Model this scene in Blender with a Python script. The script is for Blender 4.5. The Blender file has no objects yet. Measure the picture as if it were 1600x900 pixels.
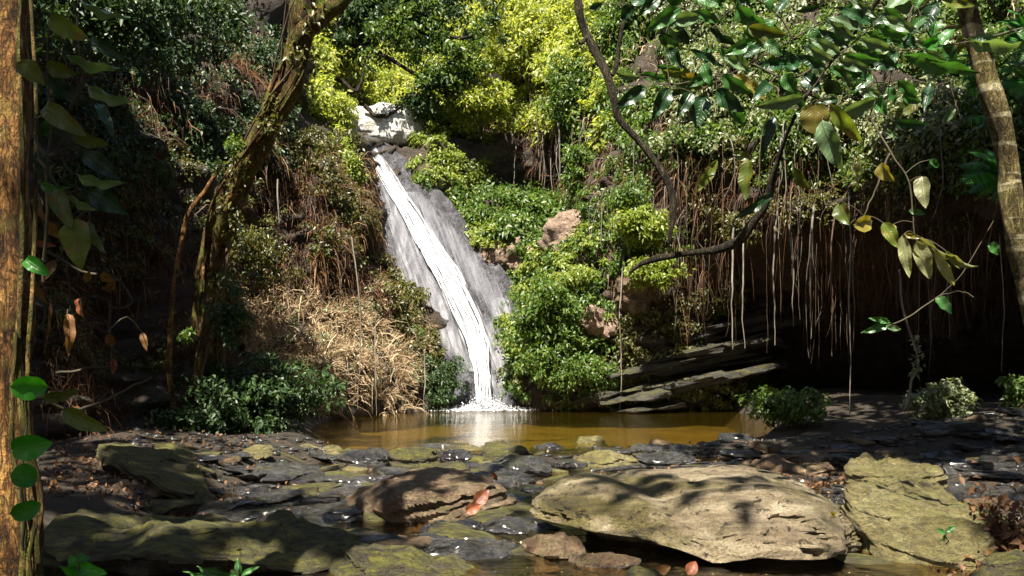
import bpy, math, random
import numpy as np
from mathutils import Matrix, Vector

SC = bpy.context.scene
COL = SC.collection
R = math.radians
F = 1386.0            # focal length in photograph pixels (1600 wide)
HZ = 560.0            # horizon row
CAMZ = 1.0

# ------------------------------------------------------------------ camera, sky, sun, exposure
cam = bpy.data.cameras.new("camera")
cam.sensor_width = 36.0
cam.lens = 36.0 * F / 1600.0
cam.shift_y = (HZ - 450.0) / 1600.0
cam.clip_start = 0.05
cam.clip_end = 500.0
camo = bpy.data.objects.new("camera", cam)
camo.location = (0, 0, CAMZ)
camo.rotation_euler = (R(90), 0, 0)
COL.objects.link(camo)
SC.camera = camo

SUN_EL = 58.0
sun_to = Vector((-0.30, -0.80, 0)).normalized() * math.cos(R(SUN_EL)) + Vector((0, 0, math.sin(R(SUN_EL))))
world = bpy.data.worlds.new("World")
SC.world = world
world.use_nodes = True
wn = world.node_tree
wn.nodes.clear()
w_out = wn.nodes.new("ShaderNodeOutputWorld")
w_bg = wn.nodes.new("ShaderNodeBackground")
w_sky = wn.nodes.new("ShaderNodeTexSky")
w_sky.sky_type = 'NISHITA'
w_sky.sun_disc = False
w_sky.sun_elevation = R(SUN_EL)
w_sky.sun_rotation = math.atan2(sun_to.x, sun_to.y)
w_bg.inputs['Strength'].default_value = 0.05
wn.links.new(w_sky.outputs[0], w_bg.inputs['Color'])
wn.links.new(w_bg.outputs[0], w_out.inputs['Surface'])
sl = bpy.data.lights.new("sun", 'SUN')
sl.energy = 5.0
sl.angle = R(0.53)
sl.color = (1.0, 0.93, 0.80)
so = bpy.data.objects.new("sun", sl)
so.rotation_euler = sun_to.to_track_quat('Z', 'Y').to_euler()
so.location = (0, -5, 30)
COL.objects.link(so)

SC.view_settings.view_transform = 'Standard'
SC.view_settings.look = 'None'
SC.view_settings.exposure = 1.95
SC.view_settings.gamma = 1.0
SC.view_settings.use_curve_mapping = False
SC.render.engine = 'CYCLES'
SC.cycles.max_bounces = 7
SC.cycles.diffuse_bounces = 3
SC.cycles.glossy_bounces = 3
SC.cycles.transmission_bounces = 4
SC.cycles.transparent_max_bounces = 12
SC.cycles.use_denoising = True
SC.cycles.sample_clamp_indirect = 4.0

# ------------------------------------------------------------------ helpers
def P(px, py, d):
    return np.array([(px - 800.0) / F * d, d, CAMZ - (py - HZ) / F * d])

def PZ(px, z, d):
    return np.array([(px - 800.0) / F * d, d, z])

def proj(p):
    p = np.asarray(p)
    d = np.maximum(p[..., 1], 0.01)
    return 800 + p[..., 0] / d * F, HZ - (p[..., 2] - CAMZ) / d * F

def _hash(ix, iy, iz, seed):
    h = (ix * 374761393 + iy * 668265263 + iz * 2147483647 + seed * 974634777) & 0xFFFFFFFF
    h = ((h ^ (h >> 13)) * 1274126177) & 0xFFFFFFFF
    h = (h ^ (h >> 16)) & 0xFFFFFFFF
    return h / 2147483648.0 - 1.0

def noise3(p, seed=0):
    p = np.asarray(p, dtype=np.float64)
    i = np.floor(p).astype(np.int64)
    f = p - i
    f = f * f * (3 - 2 * f)
    r = 0
    for dx in (0, 1):
        wx = f[..., 0] if dx else 1 - f[..., 0]
        for dy in (0, 1):
            wy = f[..., 1] if dy else 1 - f[..., 1]
            for dz in (0, 1):
                wz = f[..., 2] if dz else 1 - f[..., 2]
                r = r + wx * wy * wz * _hash(i[..., 0] + dx, i[..., 1] + dy, i[..., 2] + dz, seed)
    return r

def fbm(p, octv=4, seed=0, gain=0.5):
    p = np.asarray(p, dtype=np.float64)
    a, s, tot = 1.0, 1.0, 0
    for o in range(octv):
        tot = tot + a * noise3(p * s + 17.3 * o, seed + o)
        a *= gain
        s *= 2.03
    return tot

def sstep(a, b, x):
    t = np.clip((x - a) / (b - a), 0, 1)
    return t * t * (3 - 2 * t)

def raw_mesh(name, V, Fs, mat=None, smooth=True, attrs=None):
    """V (n,3); Fs one array (m,k) or a list of such arrays; attrs {name: per-face floats}"""
    V = np.asarray(V, dtype=np.float32)
    if not isinstance(Fs, (list, tuple)):
        Fs = [Fs]
    Fs = [np.asarray(f, dtype=np.int32) for f in Fs if len(f)]
    me = bpy.data.meshes.new(name)
    loops = np.concatenate([f.ravel() for f in Fs])
    tot = np.concatenate([np.full(len(f), f.shape[1], dtype=np.int32) for f in Fs])
    start = np.concatenate([[0], np.cumsum(tot)[:-1]]).astype(np.int32)
    me.vertices.add(len(V))
    me.vertices.foreach_set("co", V.ravel())
    me.loops.add(len(loops))
    me.loops.foreach_set("vertex_index", loops)
    me.polygons.add(len(tot))
    me.polygons.foreach_set("loop_start", start)
    me.polygons.foreach_set("loop_total", tot)
    if smooth:
        me.polygons.foreach_set("use_smooth", np.ones(len(tot), dtype=bool))
    if attrs:
        for k, v in attrs.items():
            dom = 'FACE' if len(v) == len(tot) else 'POINT'
            at = me.attributes.new(k, 'FLOAT', dom)
            at.data.foreach_set("value", np.asarray(v, dtype=np.float32))
    me.update(calc_edges=True)
    if mat:
        me.materials.append(mat)
    return me

def tag(o, label=None, cat=None, group=None, kind=None):
    if label: o["label"] = label
    if cat: o["category"] = cat
    if group: o["group"] = group
    if kind: o["kind"] = kind
    return o

def base_of(V):
    V = np.asarray(V)
    return np.array([(V[:, 0].min() + V[:, 0].max()) / 2, (V[:, 1].min() + V[:, 1].max()) / 2, V[:, 2].min()])

def link(name, me, loc=(0, 0, 0), parent=None):
    o = bpy.data.objects.new(name, me)
    o.location = [float(c) for c in loc]
    if parent is not None:
        o.parent = parent
        o.matrix_parent_inverse = Matrix.Translation(parent.location).inverted()
    COL.objects.link(o)
    return o

def mk(name, V, Fs, mat, parent=None, smooth=True, attrs=None, sharp=None, **t):
    b = base_of(V)
    me = raw_mesh(name, np.asarray(V) - b, Fs, mat, smooth, attrs)
    if sharp:
        me.set_sharp_from_angle(angle=R(sharp))
    o = link(name, me, b, parent)
    tag(o, **t)
    return o

def empty(name, loc, **t):
    o = bpy.data.objects.new(name, None)
    o.empty_display_size = 0.2
    o.location = [float(c) for c in loc]
    COL.objects.link(o)
    tag(o, **t)
    return o

def grid_faces(nu, nv, wrap=False):
    a = np.arange(nu * nv).reshape(nu, nv)
    if wrap:
        b = np.concatenate([a, a[:1]], 0)
    else:
        b = a
    return np.stack([b[:-1, :-1], b[1:, :-1], b[1:, 1:], b[:-1, 1:]], -1).reshape(-1, 4)

def catmull(pts, n):
    """n samples along control points (axis 0)"""
    pts = np.asarray(pts, dtype=float)
    m = len(pts)
    t = np.linspace(0, m - 1, n)
    i = np.minimum(t.astype(int), m - 2)
    f = (t - i).reshape((-1,) + (1,) * (pts.ndim - 1))
    g = lambda k: pts[np.clip(k, 0, m - 1)]
    p0, p1, p2, p3 = g(i - 1), g(i), g(i + 1), g(i + 2)
    return 0.5 * (2 * p1 + (p2 - p0) * f + (2 * p0 - 5 * p1 + 4 * p2 - p3) * f ** 2 + (3 * p1 - p0 - 3 * p2 + p3) * f ** 3)

def tube(path, rad, sides=7, n=None, wob=0.0, seed=0, rnoise=0.0):
    path = np.asarray(path, dtype=float)
    if n:
        path = catmull(path, n)
    n = len(path)
    rad = np.interp(np.linspace(0, 1, n), np.linspace(0, 1, len(np.atleast_1d(rad))), np.atleast_1d(rad)) if np.ndim(rad) else np.full(n, rad)
    if wob:
        q = np.stack([np.linspace(0, 4.5, n)] * 3, -1)
        for k in range(3):
            path[:, k] += wob * fbm(q + 31.7 * k + seed * 3.1, 2, seed + k)
    tg = np.gradient(path, axis=0)
    tg /= np.linalg.norm(tg, axis=1, keepdims=True) + 1e-9
    ref = np.array([0.0, 1, 0]) if abs(tg[:, 1]).mean() < 0.8 else np.array([1.0, 0, 0])
    a = np.cross(tg, ref); a /= np.linalg.norm(a, axis=1, keepdims=True) + 1e-9
    b = np.cross(tg, a)
    th = np.linspace(0, 2 * math.pi, sides, endpoint=False)
    ring = a[:, None, :] * np.cos(th)[None, :, None] + b[:, None, :] * np.sin(th)[None, :, None]
    rr = rad[:, None, None]
    V = path[:, None, :] + ring * rr
    if rnoise:
        V = V + ring * rr * (rnoise * (fbm(np.stack([V[..., 0] * 4, V[..., 1] * 4, V[..., 2] * 1.6], -1) , 4, seed) + .7 * fbm(np.stack([V[..., 0] * 11, V[..., 1] * 11, V[..., 2] * 5], -1), 3, seed + 3)))[..., None]
    idx = np.arange(n * sides).reshape(n, sides)
    nx = np.roll(idx, -1, axis=1)
    Fq = np.stack([idx[:-1], nx[:-1], nx[1:], idx[1:]], -1).reshape(-1, 4)
    return V.reshape(-1, 3), Fq

class MB:
    def __init__(s): s.V, s.F, s.n = [], {}, 0
    def add(s, V, Fq):
        s.V.append(np.asarray(V)); s.F.setdefault(np.asarray(Fq).shape[1], []).append(np.asarray(Fq) + s.n); s.n += len(V)
    def build(s, name, mat, parent=None, **t):
        return mk(name, np.concatenate(s.V), [np.concatenate(f) for f in s.F.values()], mat, parent, **t)

# ------------------------------------------------------------------ materials
class NT:
    def __init__(s, name):
        s.m = bpy.data.materials.new(name); s.m.use_nodes = True
        s.t = s.m.node_tree; s.t.nodes.clear()
        s.out = s.t.nodes.new("ShaderNodeOutputMaterial")
    def n(s, kind, **kw):
        nd = s.t.nodes.new(kind)
        for k, v in kw.items(): setattr(nd, k, v)
        return nd
    def l(s, a, b): s.t.links.new(a, b)
    def pos(s, scale=(1, 1, 1), rot=(0, 0, 0)):
        g = s.n("ShaderNodeNewGeometry"); mp = s.n("ShaderNodeMapping")
        mp.inputs['Scale'].default_value = scale; mp.inputs['Rotation'].default_value = rot
        s.l(g.outputs['Position'], mp.inputs['Vector']); return mp.outputs[0]
    def noise(s, vec, scale, detail=6, rough=0.6, dist=0.0):
        nd = s.n("ShaderNodeTexNoise"); nd.inputs['Scale'].default_value = scale
        nd.inputs['Detail'].default_value = detail; nd.inputs['Roughness'].default_value = rough
        nd.inputs['Distortion'].default_value = dist
        s.l(vec, nd.inputs['Vector']); return nd.outputs['Fac']
    def ramp(s, fac, stops, interp='LINEAR'):
        r = s.n("ShaderNodeValToRGB"); r.color_ramp.interpolation = interp
        el = r.color_ramp.elements
        while len(el) < len(stops): el.new(0.5)
        for e, (p, c) in zip(el, stops):
            e.position = p; e.color = (c, c, c, 1) if np.isscalar(c) else (*c, 1)
        s.l(fac, r.inputs[0]); return r.outputs[0]
    def mix(s, fac, a, b, mode='MIX'):
        m = s.n("ShaderNodeMix"); m.data_type = 'RGBA'; m.blend_type = mode
        if np.isscalar(fac): m.inputs[0].default_value = fac
        else: s.l(fac, m.inputs[0])
        for v, i in ((a, 6), (b, 7)):
            if isinstance(v, tuple): m.inputs[i].default_value = (*v, 1)
            else: s.l(v, m.inputs[i])
        return m.outputs[2]
    def math(s, op, a, b=None):
        m = s.n("ShaderNodeMath", operation=op)
        for v, i in ((a, 0), (b, 1)):
            if v is None: continue
            if np.isscalar(v): m.inputs[i].default_value = v
            else: s.l(v, m.inputs[i])
        return m.outputs[0]
    def bump(s, h, strength=0.5, dist=0.02, nrm=None):
        b = s.n("ShaderNodeBump"); b.inputs['Strength'].default_value = strength
        b.inputs['Distance'].default_value = dist
        s.l(h, b.inputs['Height'])
        if nrm is not None: s.l(nrm, b.inputs['Normal'])
        return b.outputs[0]
    def princ(s, col, rough, nrm=None, spec=0.5):
        p = s.n("ShaderNodeBsdfPrincipled")
        if isinstance(col, tuple): p.inputs['Base Color'].default_value = (*col, 1)
        else: s.l(col, p.inputs['Base Color'])
        if np.isscalar(rough): p.inputs['Roughness'].default_value = rough
        else: s.l(rough, p.inputs['Roughness'])
        p.inputs['Specular IOR Level'].default_value = spec
        if nrm is not None: s.l(nrm, p.inputs['Normal'])
        return p.outputs[0]
    def done(s, sh): s.l(sh, s.out.inputs['Surface']); return s.m

def rock_mat(name, c, moss=0.0, mosscol=((0.05, 0.06, 0.012), (0.12, 0.115, 0.02)), rough=(0.45, 0.8), scale=1.0, bump=0.6, strat=0.0, tilt=0.0, coat=0.0):
    t = NT(name)
    v = t.pos((scale, scale, scale * (1 + 2.5 * strat)), (0, tilt, 0))
    n1 = t.noise(v, 2.2, 8, 0.62, 0.6)
    n2 = t.noise(v, 11, 8, 0.65, 0.3)
    n3 = t.noise(v, 60, 4, 0.7)
    col = t.ramp(n1, [(0.28, c[0]), (0.48, c[1]), (0.70, c[2])])
    spots = t.ramp(n2, [(0.36, 0.35), (0.55, 1.0), (0.72, 1.25)])
    col = t.mix(0.75, col, spots, 'MULTIPLY')
    col = t.mix(0.6, col, t.ramp(n3, [(0.35, 0.45), (0.5, 1.0), (0.68, 1.35)]), 'MULTIPLY')
    nc = t.noise(v, 4.2, 9, 0.7, 1.2)
    crack = t.ramp(t.math('ABSOLUTE', t.math('SUBTRACT', nc, 0.5)), [(0.0, 0.0), (0.012, 1.0)])
    col = t.mix(t.ramp(n1, [(0.45, 0.0), (0.62, 0.55)]), col, crack, 'MULTIPLY')
    lich = t.ramp(t.noise(v, 7.5, 6, 0.75, 0.2), [(0.60, 0.0), (0.66, 0.7)])
    col = t.mix(lich, col, tuple(min(1, x * 1.25 + 0.02) for x in c[2]))
    if moss > 0:
        g = t.n("ShaderNodeNewGeometry"); sx = t.n("ShaderNodeSeparateXYZ"); t.l(g.outputs['Normal'], sx.inputs[0])
        up = t.ramp(sx.outputs[2], [(0.05, 0.0), (0.75, 1.0)])
        nm = t.noise(v, 3.4, 7, 0.68, 0.5)
        mm = t.math('MULTIPLY', up, t.ramp(nm, [(0.62 - 0.36 * moss, 0.0), (0.80 - 0.36 * moss, 1.0)]))
        ms_ = t.noise(t.pos((scale * 0.8, scale * 3.2, scale * 3.2), (0, 0.35, 0.25)), 5.5, 7, 0.72, 0.4)
        mc = t.mix(t.ramp(ms_, [(0.38, 0.0), (0.62, 1.0)]), mosscol[0], mosscol[1])
        mm = t.math('MULTIPLY', mm, t.ramp(ms_, [(0.36, 0.25), (0.5, 1.0)]))
        col = t.mix(mm, col, mc)
    h = t.math('ADD', t.math('ADD', t.math('MULTIPLY', n2, 1.0), t.math('MULTIPLY', n3, 0.4)), t.math('MULTIPLY', crack, 0.12))
    if moss > 0: h = t.math('ADD', h, t.math('MULTIPLY', ms_, 0.9))
    nr = t.bump(h, min(1.0, bump * 1.4), 0.06)
    rg = t.ramp(n1, [(0.3, rough[0]), (0.7, rough[1])])
    sh = t.princ(col, rg, nr, 0.5)
    if coat:
        sh.node.inputs['Coat Weight'].default_value = coat; sh.node.inputs['Coat Roughness'].default_value = 0.16
    return t.done(sh)

def leaf_mat(name, stops, trans=0.35, rough=0.42, tint=(1.25, 1.2, 0.5), spec=0.5):
    """small leaves: colour from the per-leaf random attribute"""
    t = NT(name)
    a = t.n("ShaderNodeAttribute"); a.attribute_name = "rnd"
    col = t.ramp(a.outputs['Fac'], stops)
    pr = t.princ(col, rough, None, spec)
    tr = t.n("ShaderNodeBsdfTranslucent")
    t.l(t.mix(1.0, col, tint, 'MULTIPLY'), tr.inputs[0])
    ms = t.n("ShaderNodeMixShader"); ms.inputs[0].default_value = trans
    t.l(pr, ms.inputs[1]); t.l(tr.outputs[0], ms.inputs[2])
    return t.done(ms.outputs[0])

def big_leaf_mat(name, c, vein, trans=0.3, rough=0.35, blotch=None):
    """single large leaves: blade along local +Y, width along X"""
    t = NT(name)
    tc = t.n("ShaderNodeTexCoord"); sp = t.n("ShaderNodeSeparateXYZ"); t.l(tc.outputs['Object'], sp.inputs[0])
    ax = t.math('ABSOLUTE', sp.outputs[0])
    rib = t.ramp(ax, [(0.0, 1.0), (0.018, 0.0)])
    side = t.math('SINE', t.math('MULTIPLY', t.math('SUBTRACT', sp.outputs[1], t.math('MULTIPLY', ax, 0.9)), 60.0))
    sv = t.ramp(side, [(0.82, 0.0), (1.0, 0.55)])
    f = t.math('MAXIMUM', rib, sv)
    oi = t.n("ShaderNodeObjectInfo")
    v = t.pos(); n1 = t.noise(v, 14, 5, 0.6)
    col = t.ramp(n1, [(0.3, tuple(x * 0.7 for x in c)), (0.7, tuple(x * 1.25 for x in c))])
    if blotch:
        nb = t.noise(v, 22, 4, 0.6)
        col = t.mix(t.ramp(nb, [(0.55, 0.0), (0.64, 1.0)]), col, blotch)
    br = t.math('ADD', t.math('MULTIPLY', oi.outputs['Random'], 0.7), 0.65)
    vc = t.n("ShaderNodeCombineColor")
    for i in range(3): t.l(br, vc.inputs[i])
    col = t.mix(1.0, col, vc.outputs[0], 'MULTIPLY')
    col = t.mix(t.math('MULTIPLY', f, 0.55), col, vein)
    nr = t.bump(f, 0.35, 0.01)
    pr = t.princ(col, rough, nr, 0.5)
    tr = t.n("ShaderNodeBsdfTranslucent"); t.l(t.mix(1.0, col, (1.3, 1.25, 0.4), 'MULTIPLY'), tr.inputs[0])
    ms = t.n("ShaderNodeMixShader"); ms.inputs[0].default_value = trans
    t.l(pr, ms.inputs[1]); t.l(tr.outputs[0], ms.inputs[2])
    return t.done(ms.outputs[0])

def bark_mat(name, c, lich, lamt=0.4, sc=1.0, rings=False):
    t = NT(name)
    v = t.pos((sc, sc, sc * 0.22)); v2 = t.pos((sc, sc, sc))
    n1 = t.noise(v, 14, 8, 0.65, 0.8); n2 = t.noise(v2, 4.5, 6, 0.6, 0.4); n3 = t.noise(v2, 40, 5, 0.7)
    col = t.ramp(n1, [(0.36, c[0]), (0.5, c[1]), (0.64, c[2])])
    col = t.mix(0.8, col, t.ramp(n3, [(0.36, 0.3), (0.52, 1.0), (0.7, 1.5)]), 'MULTIPLY')
    fis = t.ramp(t.math('ABSOLUTE', t.math('SUBTRACT', t.noise(v, 22, 6, 0.7, 1.5), 0.5)), [(0.0, 0.15), (0.05, 1.0)])
    col = t.mix(0.8, col, fis, 'MULTIPLY')
    col = t.mix(t.ramp(n2, [(0.68 - 0.4 * lamt, 0.0), (0.78 - 0.3 * lamt, 0.9)]), col, lich)
    if rings:
        nb = t.noise(t.pos((0.6, 0.6, 5)), 3.0, 4, 0.6)
        col = t.mix(t.ramp(nb, [(0.52, 0.0), (0.60, 0.8)]), col, (0.46, 0.41, 0.25))
    h = t.math('ADD', t.math('ADD', n1, t.math('MULTIPLY', n3, 0.4)), t.math('MULTIPLY', fis, 0.5))
    return t.done(t.princ(col, 0.85, t.bump(h, 1.0, 0.05), 0.2))

def plain_mat(name, c1, c2, rough=0.8, sc=9.0, bump=0.3):
    t = NT(name); v = t.pos()
    n = t.noise(v, sc, 5, 0.6)
    return t.done(t.princ(t.ramp(n, [(0.3, c1), (0.7, c2)]), rough, t.bump(n, bump, 0.01), 0.3))

def water_mat(name, tint, murk, mcol, bs=0.30):
    t = NT(name)
    v = t.pos((1, 1, 1))
    n1 = t.noise(v, 1.6, 3, 0.5, 0.4); n2 = t.noise(t.pos((1.0, 2.2, 1)), 7.0, 4, 0.6, 0.6)
    h = t.math('ADD', t.math('MULTIPLY', n1, 0.6), t.math('MULTIPLY', n2, 0.30))
    nr = t.bump(h, bs, 0.06)
    gl = t.n("ShaderNodeBsdfGlossy"); gl.inputs['Roughness'].default_value = 0.04
    gl.inputs['Color'].default_value = (0.95, 0.93, 0.88, 1)
    t.l(nr, gl.inputs['Normal'])
    tr = t.n("ShaderNodeBsdfTransparent"); tr.inputs[0].default_value = (*tint, 1)
    df = t.n("ShaderNodeBsdfDiffuse"); df.inputs[0].default_value = (*mcol, 1)
    mm = t.n("ShaderNodeMixShader"); mm.inputs[0].default_value = murk
    t.l(tr.outputs[0], mm.inputs[1]); t.l(df.outputs[0], mm.inputs[2])
    fr = t.n("ShaderNodeFresnel"); fr.inputs[0].default_value = 1.33; t.l(nr, fr.inputs['Normal'])
    ms = t.n("ShaderNodeMixShader"); t.l(fr.outputs[0], ms.inputs[0])
    t.l(mm.outputs[0], ms.inputs[1]); t.l(gl.outputs[0], ms.inputs[2])
    return t.done(ms.outputs[0])

def fall_mat(name, lo, hi, sc=1.0, amax=1.0, wc=(0.62, 0.63, 0.68)):
    """white water: attribute across = position across the flow, along = distance down it"""
    t = NT(name)
    a = t.n("ShaderNodeAttribute"); a.attribute_name = "across"
    b = t.n("ShaderNodeAttribute"); b.attribute_name = "along"
    c = t.n("ShaderNodeCombineXYZ"); t.l(a.outputs['Fac'], c.inputs[0]); t.l(b.outputs['Fac'], c.inputs[1])
    mp = t.n("ShaderNodeMapping"); mp.inputs['Scale'].default_value = (9 * sc, 0.40 * sc, 1); t.l(c.outputs[0], mp.inputs[0])
    n1 = t.noise(mp.outputs[0], 1.6, 6, 0.65, 0.5)
    mp2 = t.n("ShaderNodeMapping"); mp2.inputs['Scale'].default_value = (28 * sc, 1.3 * sc, 1); t.l(c.outputs[0], mp2.inputs[0])
    n2 = t.noise(mp2.outputs[0], 1.5, 5, 0.7, 0.3)
    n = t.math('ADD', t.math('MULTIPLY', n1, 0.65), t.math('MULTIPLY', n2, 0.35))
    ed = t.n("ShaderNodeAttribute"); ed.attribute_name = "edge"
    ne = t.math('ADD', n, t.math('MULTIPLY', t.math('SUBTRACT', ed.outputs['Fac'], 0.75), 0.42))
    al = t.ramp(ne, [(lo, 0.0), (hi, amax)])
    pr = t.princ(wc, 0.4, t.bump(n, 0.35, 0.02), 0.5)
    tl = t.n("ShaderNodeBsdfTranslucent"); tl.inputs[0].default_value = (*wc, 1)
    m0 = t.n("ShaderNodeMixShader"); m0.inputs[0].default_value = 0.25
    t.l(pr, m0.inputs[1]); t.l(tl.outputs[0], m0.inputs[2])
    tr = t.n("ShaderNodeBsdfTransparent")
    ms = t.n("ShaderNodeMixShader"); t.l(al, ms.inputs[0]); t.l(tr.outputs[0], ms.inputs[1]); t.l(m0.outputs[0], ms.inputs[2])
    return t.done(ms.outputs[0])

M = {}
def boulder_mat():
    t = NT("big_boulder_stone")
    v = t.pos(); vs = t.pos((0.7, 1.6, 4.0), (0, 0.12, 0.3))
    big = t.noise(v, 1.25, 5, 0.55, 0.8); st_ = t.noise(vs, 3.5, 8, 0.68, 0.6); mid = t.noise(v, 6.5, 8, 0.68, 0.4); fine = t.noise(v, 75, 4, 0.75)
    tan = t.ramp(st_, [(0.34, (0.09, 0.065, 0.038)), (0.5, (0.20, 0.155, 0.095)), (0.66, (0.34, 0.29, 0.20))])
    oliv = t.ramp(st_, [(0.34, (0.018, 0.014, 0.004)), (0.5, (0.062, 0.049, 0.012)), (0.66, (0.13, 0.108, 0.03))])
    col = t.mix(t.ramp(t.math('ADD', t.math('MULTIPLY', big, 0.7), t.math('MULTIPLY', mid, 0.3)), [(0.44, 0.0), (0.54, 1.0)]), tan, oliv)
    pits = t.ramp(t.noise(v, 17, 5, 0.7), [(0.33, 0.10), (0.41, 1.0)])
    col = t.mix(0.9, col, pits, 'MULTIPLY')
    col = t.mix(0.75, col, t.ramp(fine, [(0.34, 0.4), (0.5, 1.0), (0.68, 1.5)]), 'MULTIPLY')
    h = t.math('ADD', t.math('ADD', t.math('MULTIPLY', mid, 1.0), t.math('MULTIPLY', fine, 0.35)), t.math('ADD', t.math('MULTIPLY', pits, 0.3), t.math('MULTIPLY', st_, 0.5)))
    return t.done(t.princ(col, t.ramp(mid, [(0.3, 0.3), (0.7, 0.7)]), t.bump(h, 1.0, 0.07), 0.5))
M['boulder'] = boulder_mat()
M['yellow_rock'] = rock_mat("yellow_lichen_rock", ((0.06, 0.048, 0.018), (0.17, 0.14, 0.05), (0.27, 0.235, 0.11)), 0.45, ((0.08, 0.085, 0.015), (0.2, 0.18, 0.05)), (0.5, 0.8), 1.4, 0.8, 0.4)
M['face_rock'] = rock_mat("wet_grey_face", ((0.016, 0.016, 0.018), (0.06, 0.058, 0.066), (0.14, 0.137, 0.155)), 0.0, rough=(0.25, 0.5), scale=2.2, bump=0.9, strat=-0.33)
M['wet_rock'] = rock_mat("wet_dark_rock", ((0.012, 0.011, 0.012), (0.036, 0.033, 0.032), (0.08, 0.075, 0.07)), 0.0, rough=(0.06, 0.3), scale=1.6, bump=0.9, strat=0.5, coat=0.8)
M['grey_rock'] = rock_mat("grey_slate", ((0.018, 0.018, 0.017), (0.06, 0.057, 0.054), (0.13, 0.122, 0.115)), 0.15, rough=(0.10, 0.42), scale=1.6, bump=0.9, strat=0.5, coat=0.6)
M['moss_rock'] = rock_mat("mossy_rock", ((0.015, 0.012, 0.008), (0.05, 0.038, 0.02), (0.10, 0.08, 0.045)), 0.8, ((0.02, 0.022, 0.005), (0.14, 0.13, 0.014)), (0.5, 0.9), 1.5, 1.0, 0.3)
M['brown_rock'] = rock_mat("brown_rock", ((0.045, 0.027, 0.015), (0.15, 0.095, 0.05), (0.27, 0.20, 0.12)), 0.25, rough=(0.35, 0.7), scale=1.5, bump=0.8)
M['cliff'] = rock_mat("cliff_earth", ((0.014, 0.010, 0.007), (0.042, 0.028, 0.017), (0.09, 0.06, 0.036)), 0.3, ((0.03, 0.035, 0.008), (0.08, 0.08, 0.016)), (0.7, 0.95), 1.0, 1.0, 0.6)
M['pink_rock'] = rock_mat("pinkish_rock", ((0.14, 0.09, 0.06), (0.30, 0.20, 0.14), (0.42, 0.31, 0.24)), 0.25, rough=(0.5, 0.9), scale=1.5, bump=0.9)
M['white_rock'] = rock_mat("pale_stone", ((0.45, 0.42, 0.36), (0.68, 0.65, 0.58), (0.8, 0.78, 0.72)), 0.05, rough=(0.5, 0.9), scale=1.2, bump=0.8)  # pale stone, its colour raised further to give the glare
M['ledge'] = rock_mat("strata_rock", ((0.012, 0.011, 0.009), (0.035, 0.031, 0.025), (0.075, 0.068, 0.055)), 0.5, ((0.05, 0.055, 0.012), (0.12, 0.11, 0.022)), (0.4, 0.8), 1.6, 0.9, 0.6)
M['ground'] = rock_mat("forest_floor", ((0.012, 0.009, 0.006), (0.04, 0.027, 0.015), (0.085, 0.058, 0.03)), 0.0, rough=(0.6, 0.95), scale=2.2, bump=1.0)
M['water'] = water_mat("stream_water", (0.7, 0.58, 0.38), 0.0, (0.12, 0.08, 0.03), 0.55)
M['pool'] = water_mat("murky_pool_water", (0.92, 0.80, 0.42), 0.035, (0.30, 0.20, 0.012), 0.34)
M['fall_main'] = fall_mat("white_water", 0.43, 0.86, 1.0, 1.0, (0.66, 0.67, 0.71))
M['fall_veil'] = fall_mat("thin_water_veil", 0.43, 0.66, 1.0, 0.34, (0.34, 0.34, 0.385))
M['fall_strand'] = fall_mat("water_strand", 0.1, 0.2, 1.0)
M['foam'] = plain_mat("foam", (0.55, 0.57, 0.6), (0.7, 0.71, 0.74), 0.5)

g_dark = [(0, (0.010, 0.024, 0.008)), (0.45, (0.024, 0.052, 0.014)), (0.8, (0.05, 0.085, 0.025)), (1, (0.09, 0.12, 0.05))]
g_mid = [(0, (0.020, 0.050, 0.008)), (0.4, (0.055, 0.110, 0.015)), (0.8, (0.125, 0.185, 0.03)), (1, (0.22, 0.23, 0.07))]
g_brt = [(0, (0.06, 0.11, 0.012)), (0.4, (0.15, 0.21, 0.025)), (0.8, (0.27, 0.31, 0.06)), (1, (0.38, 0.36, 0.14))]
g_oliv = [(0, (0.03, 0.035, 0.008)), (0.5, (0.07, 0.075, 0.014)), (0.85, (0.13, 0.12, 0.025)), (1, (0.18, 0.13, 0.05))]
g_pale = [(0, (0.06, 0.09, 0.03)), (0.5, (0.14, 0.17, 0.075)), (1, (0.26, 0.26, 0.14))]
g_dry = [(0, (0.13, 0.085, 0.045)), (0.4, (0.30, 0.22, 0.13)), (0.8, (0.47, 0.37, 0.24)), (1, (0.58, 0.48, 0.33))]
g_red = [(0, (0.03, 0.012, 0.006)), (0.5, (0.085, 0.04, 0.016)), (0.85, (0.15, 0.075, 0.028)), (1, (0.26, 0.15, 0.065))]
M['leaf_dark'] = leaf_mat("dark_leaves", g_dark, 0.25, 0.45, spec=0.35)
M['leaf_mid'] = leaf_mat("mid_green_leaves", g_mid, 0.45)
M['leaf_bright'] = leaf_mat("bright_leaves", g_brt, 0.5)
M['leaf_sun'] = leaf_mat("sunlit_glow_leaves", [(0, (0.10, 0.15, 0.015)), (0.4, (0.24, 0.30, 0.04)), (0.8, (0.44, 0.46, 0.14)), (1, (0.58, 0.55, 0.30))], 0.6)  # leaf colour lightened to stand for the backlit glow at the top centre
M['leaf_olive'] = leaf_mat("olive_leaves", g_oliv, 0.35)
M['leaf_pale'] = leaf_mat("pale_leaves", g_pale, 0.3)
M['leaf_fern'] = leaf_mat("fern_fronds", [(0, (0.015, 0.10, 0.012)), (0.6, (0.03, 0.17, 0.02)), (1, (0.07, 0.22, 0.04))], 0.4)
M['dry'] = leaf_mat("dry_brush", g_dry, 0.25, 0.7, (1.1, 0.95, 0.7), 0.2)
M['dead_leaf'] = leaf_mat("dead_leaves", g_red, 0.2, 0.6, (1.2, 0.8, 0.5), 0.3)
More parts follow.
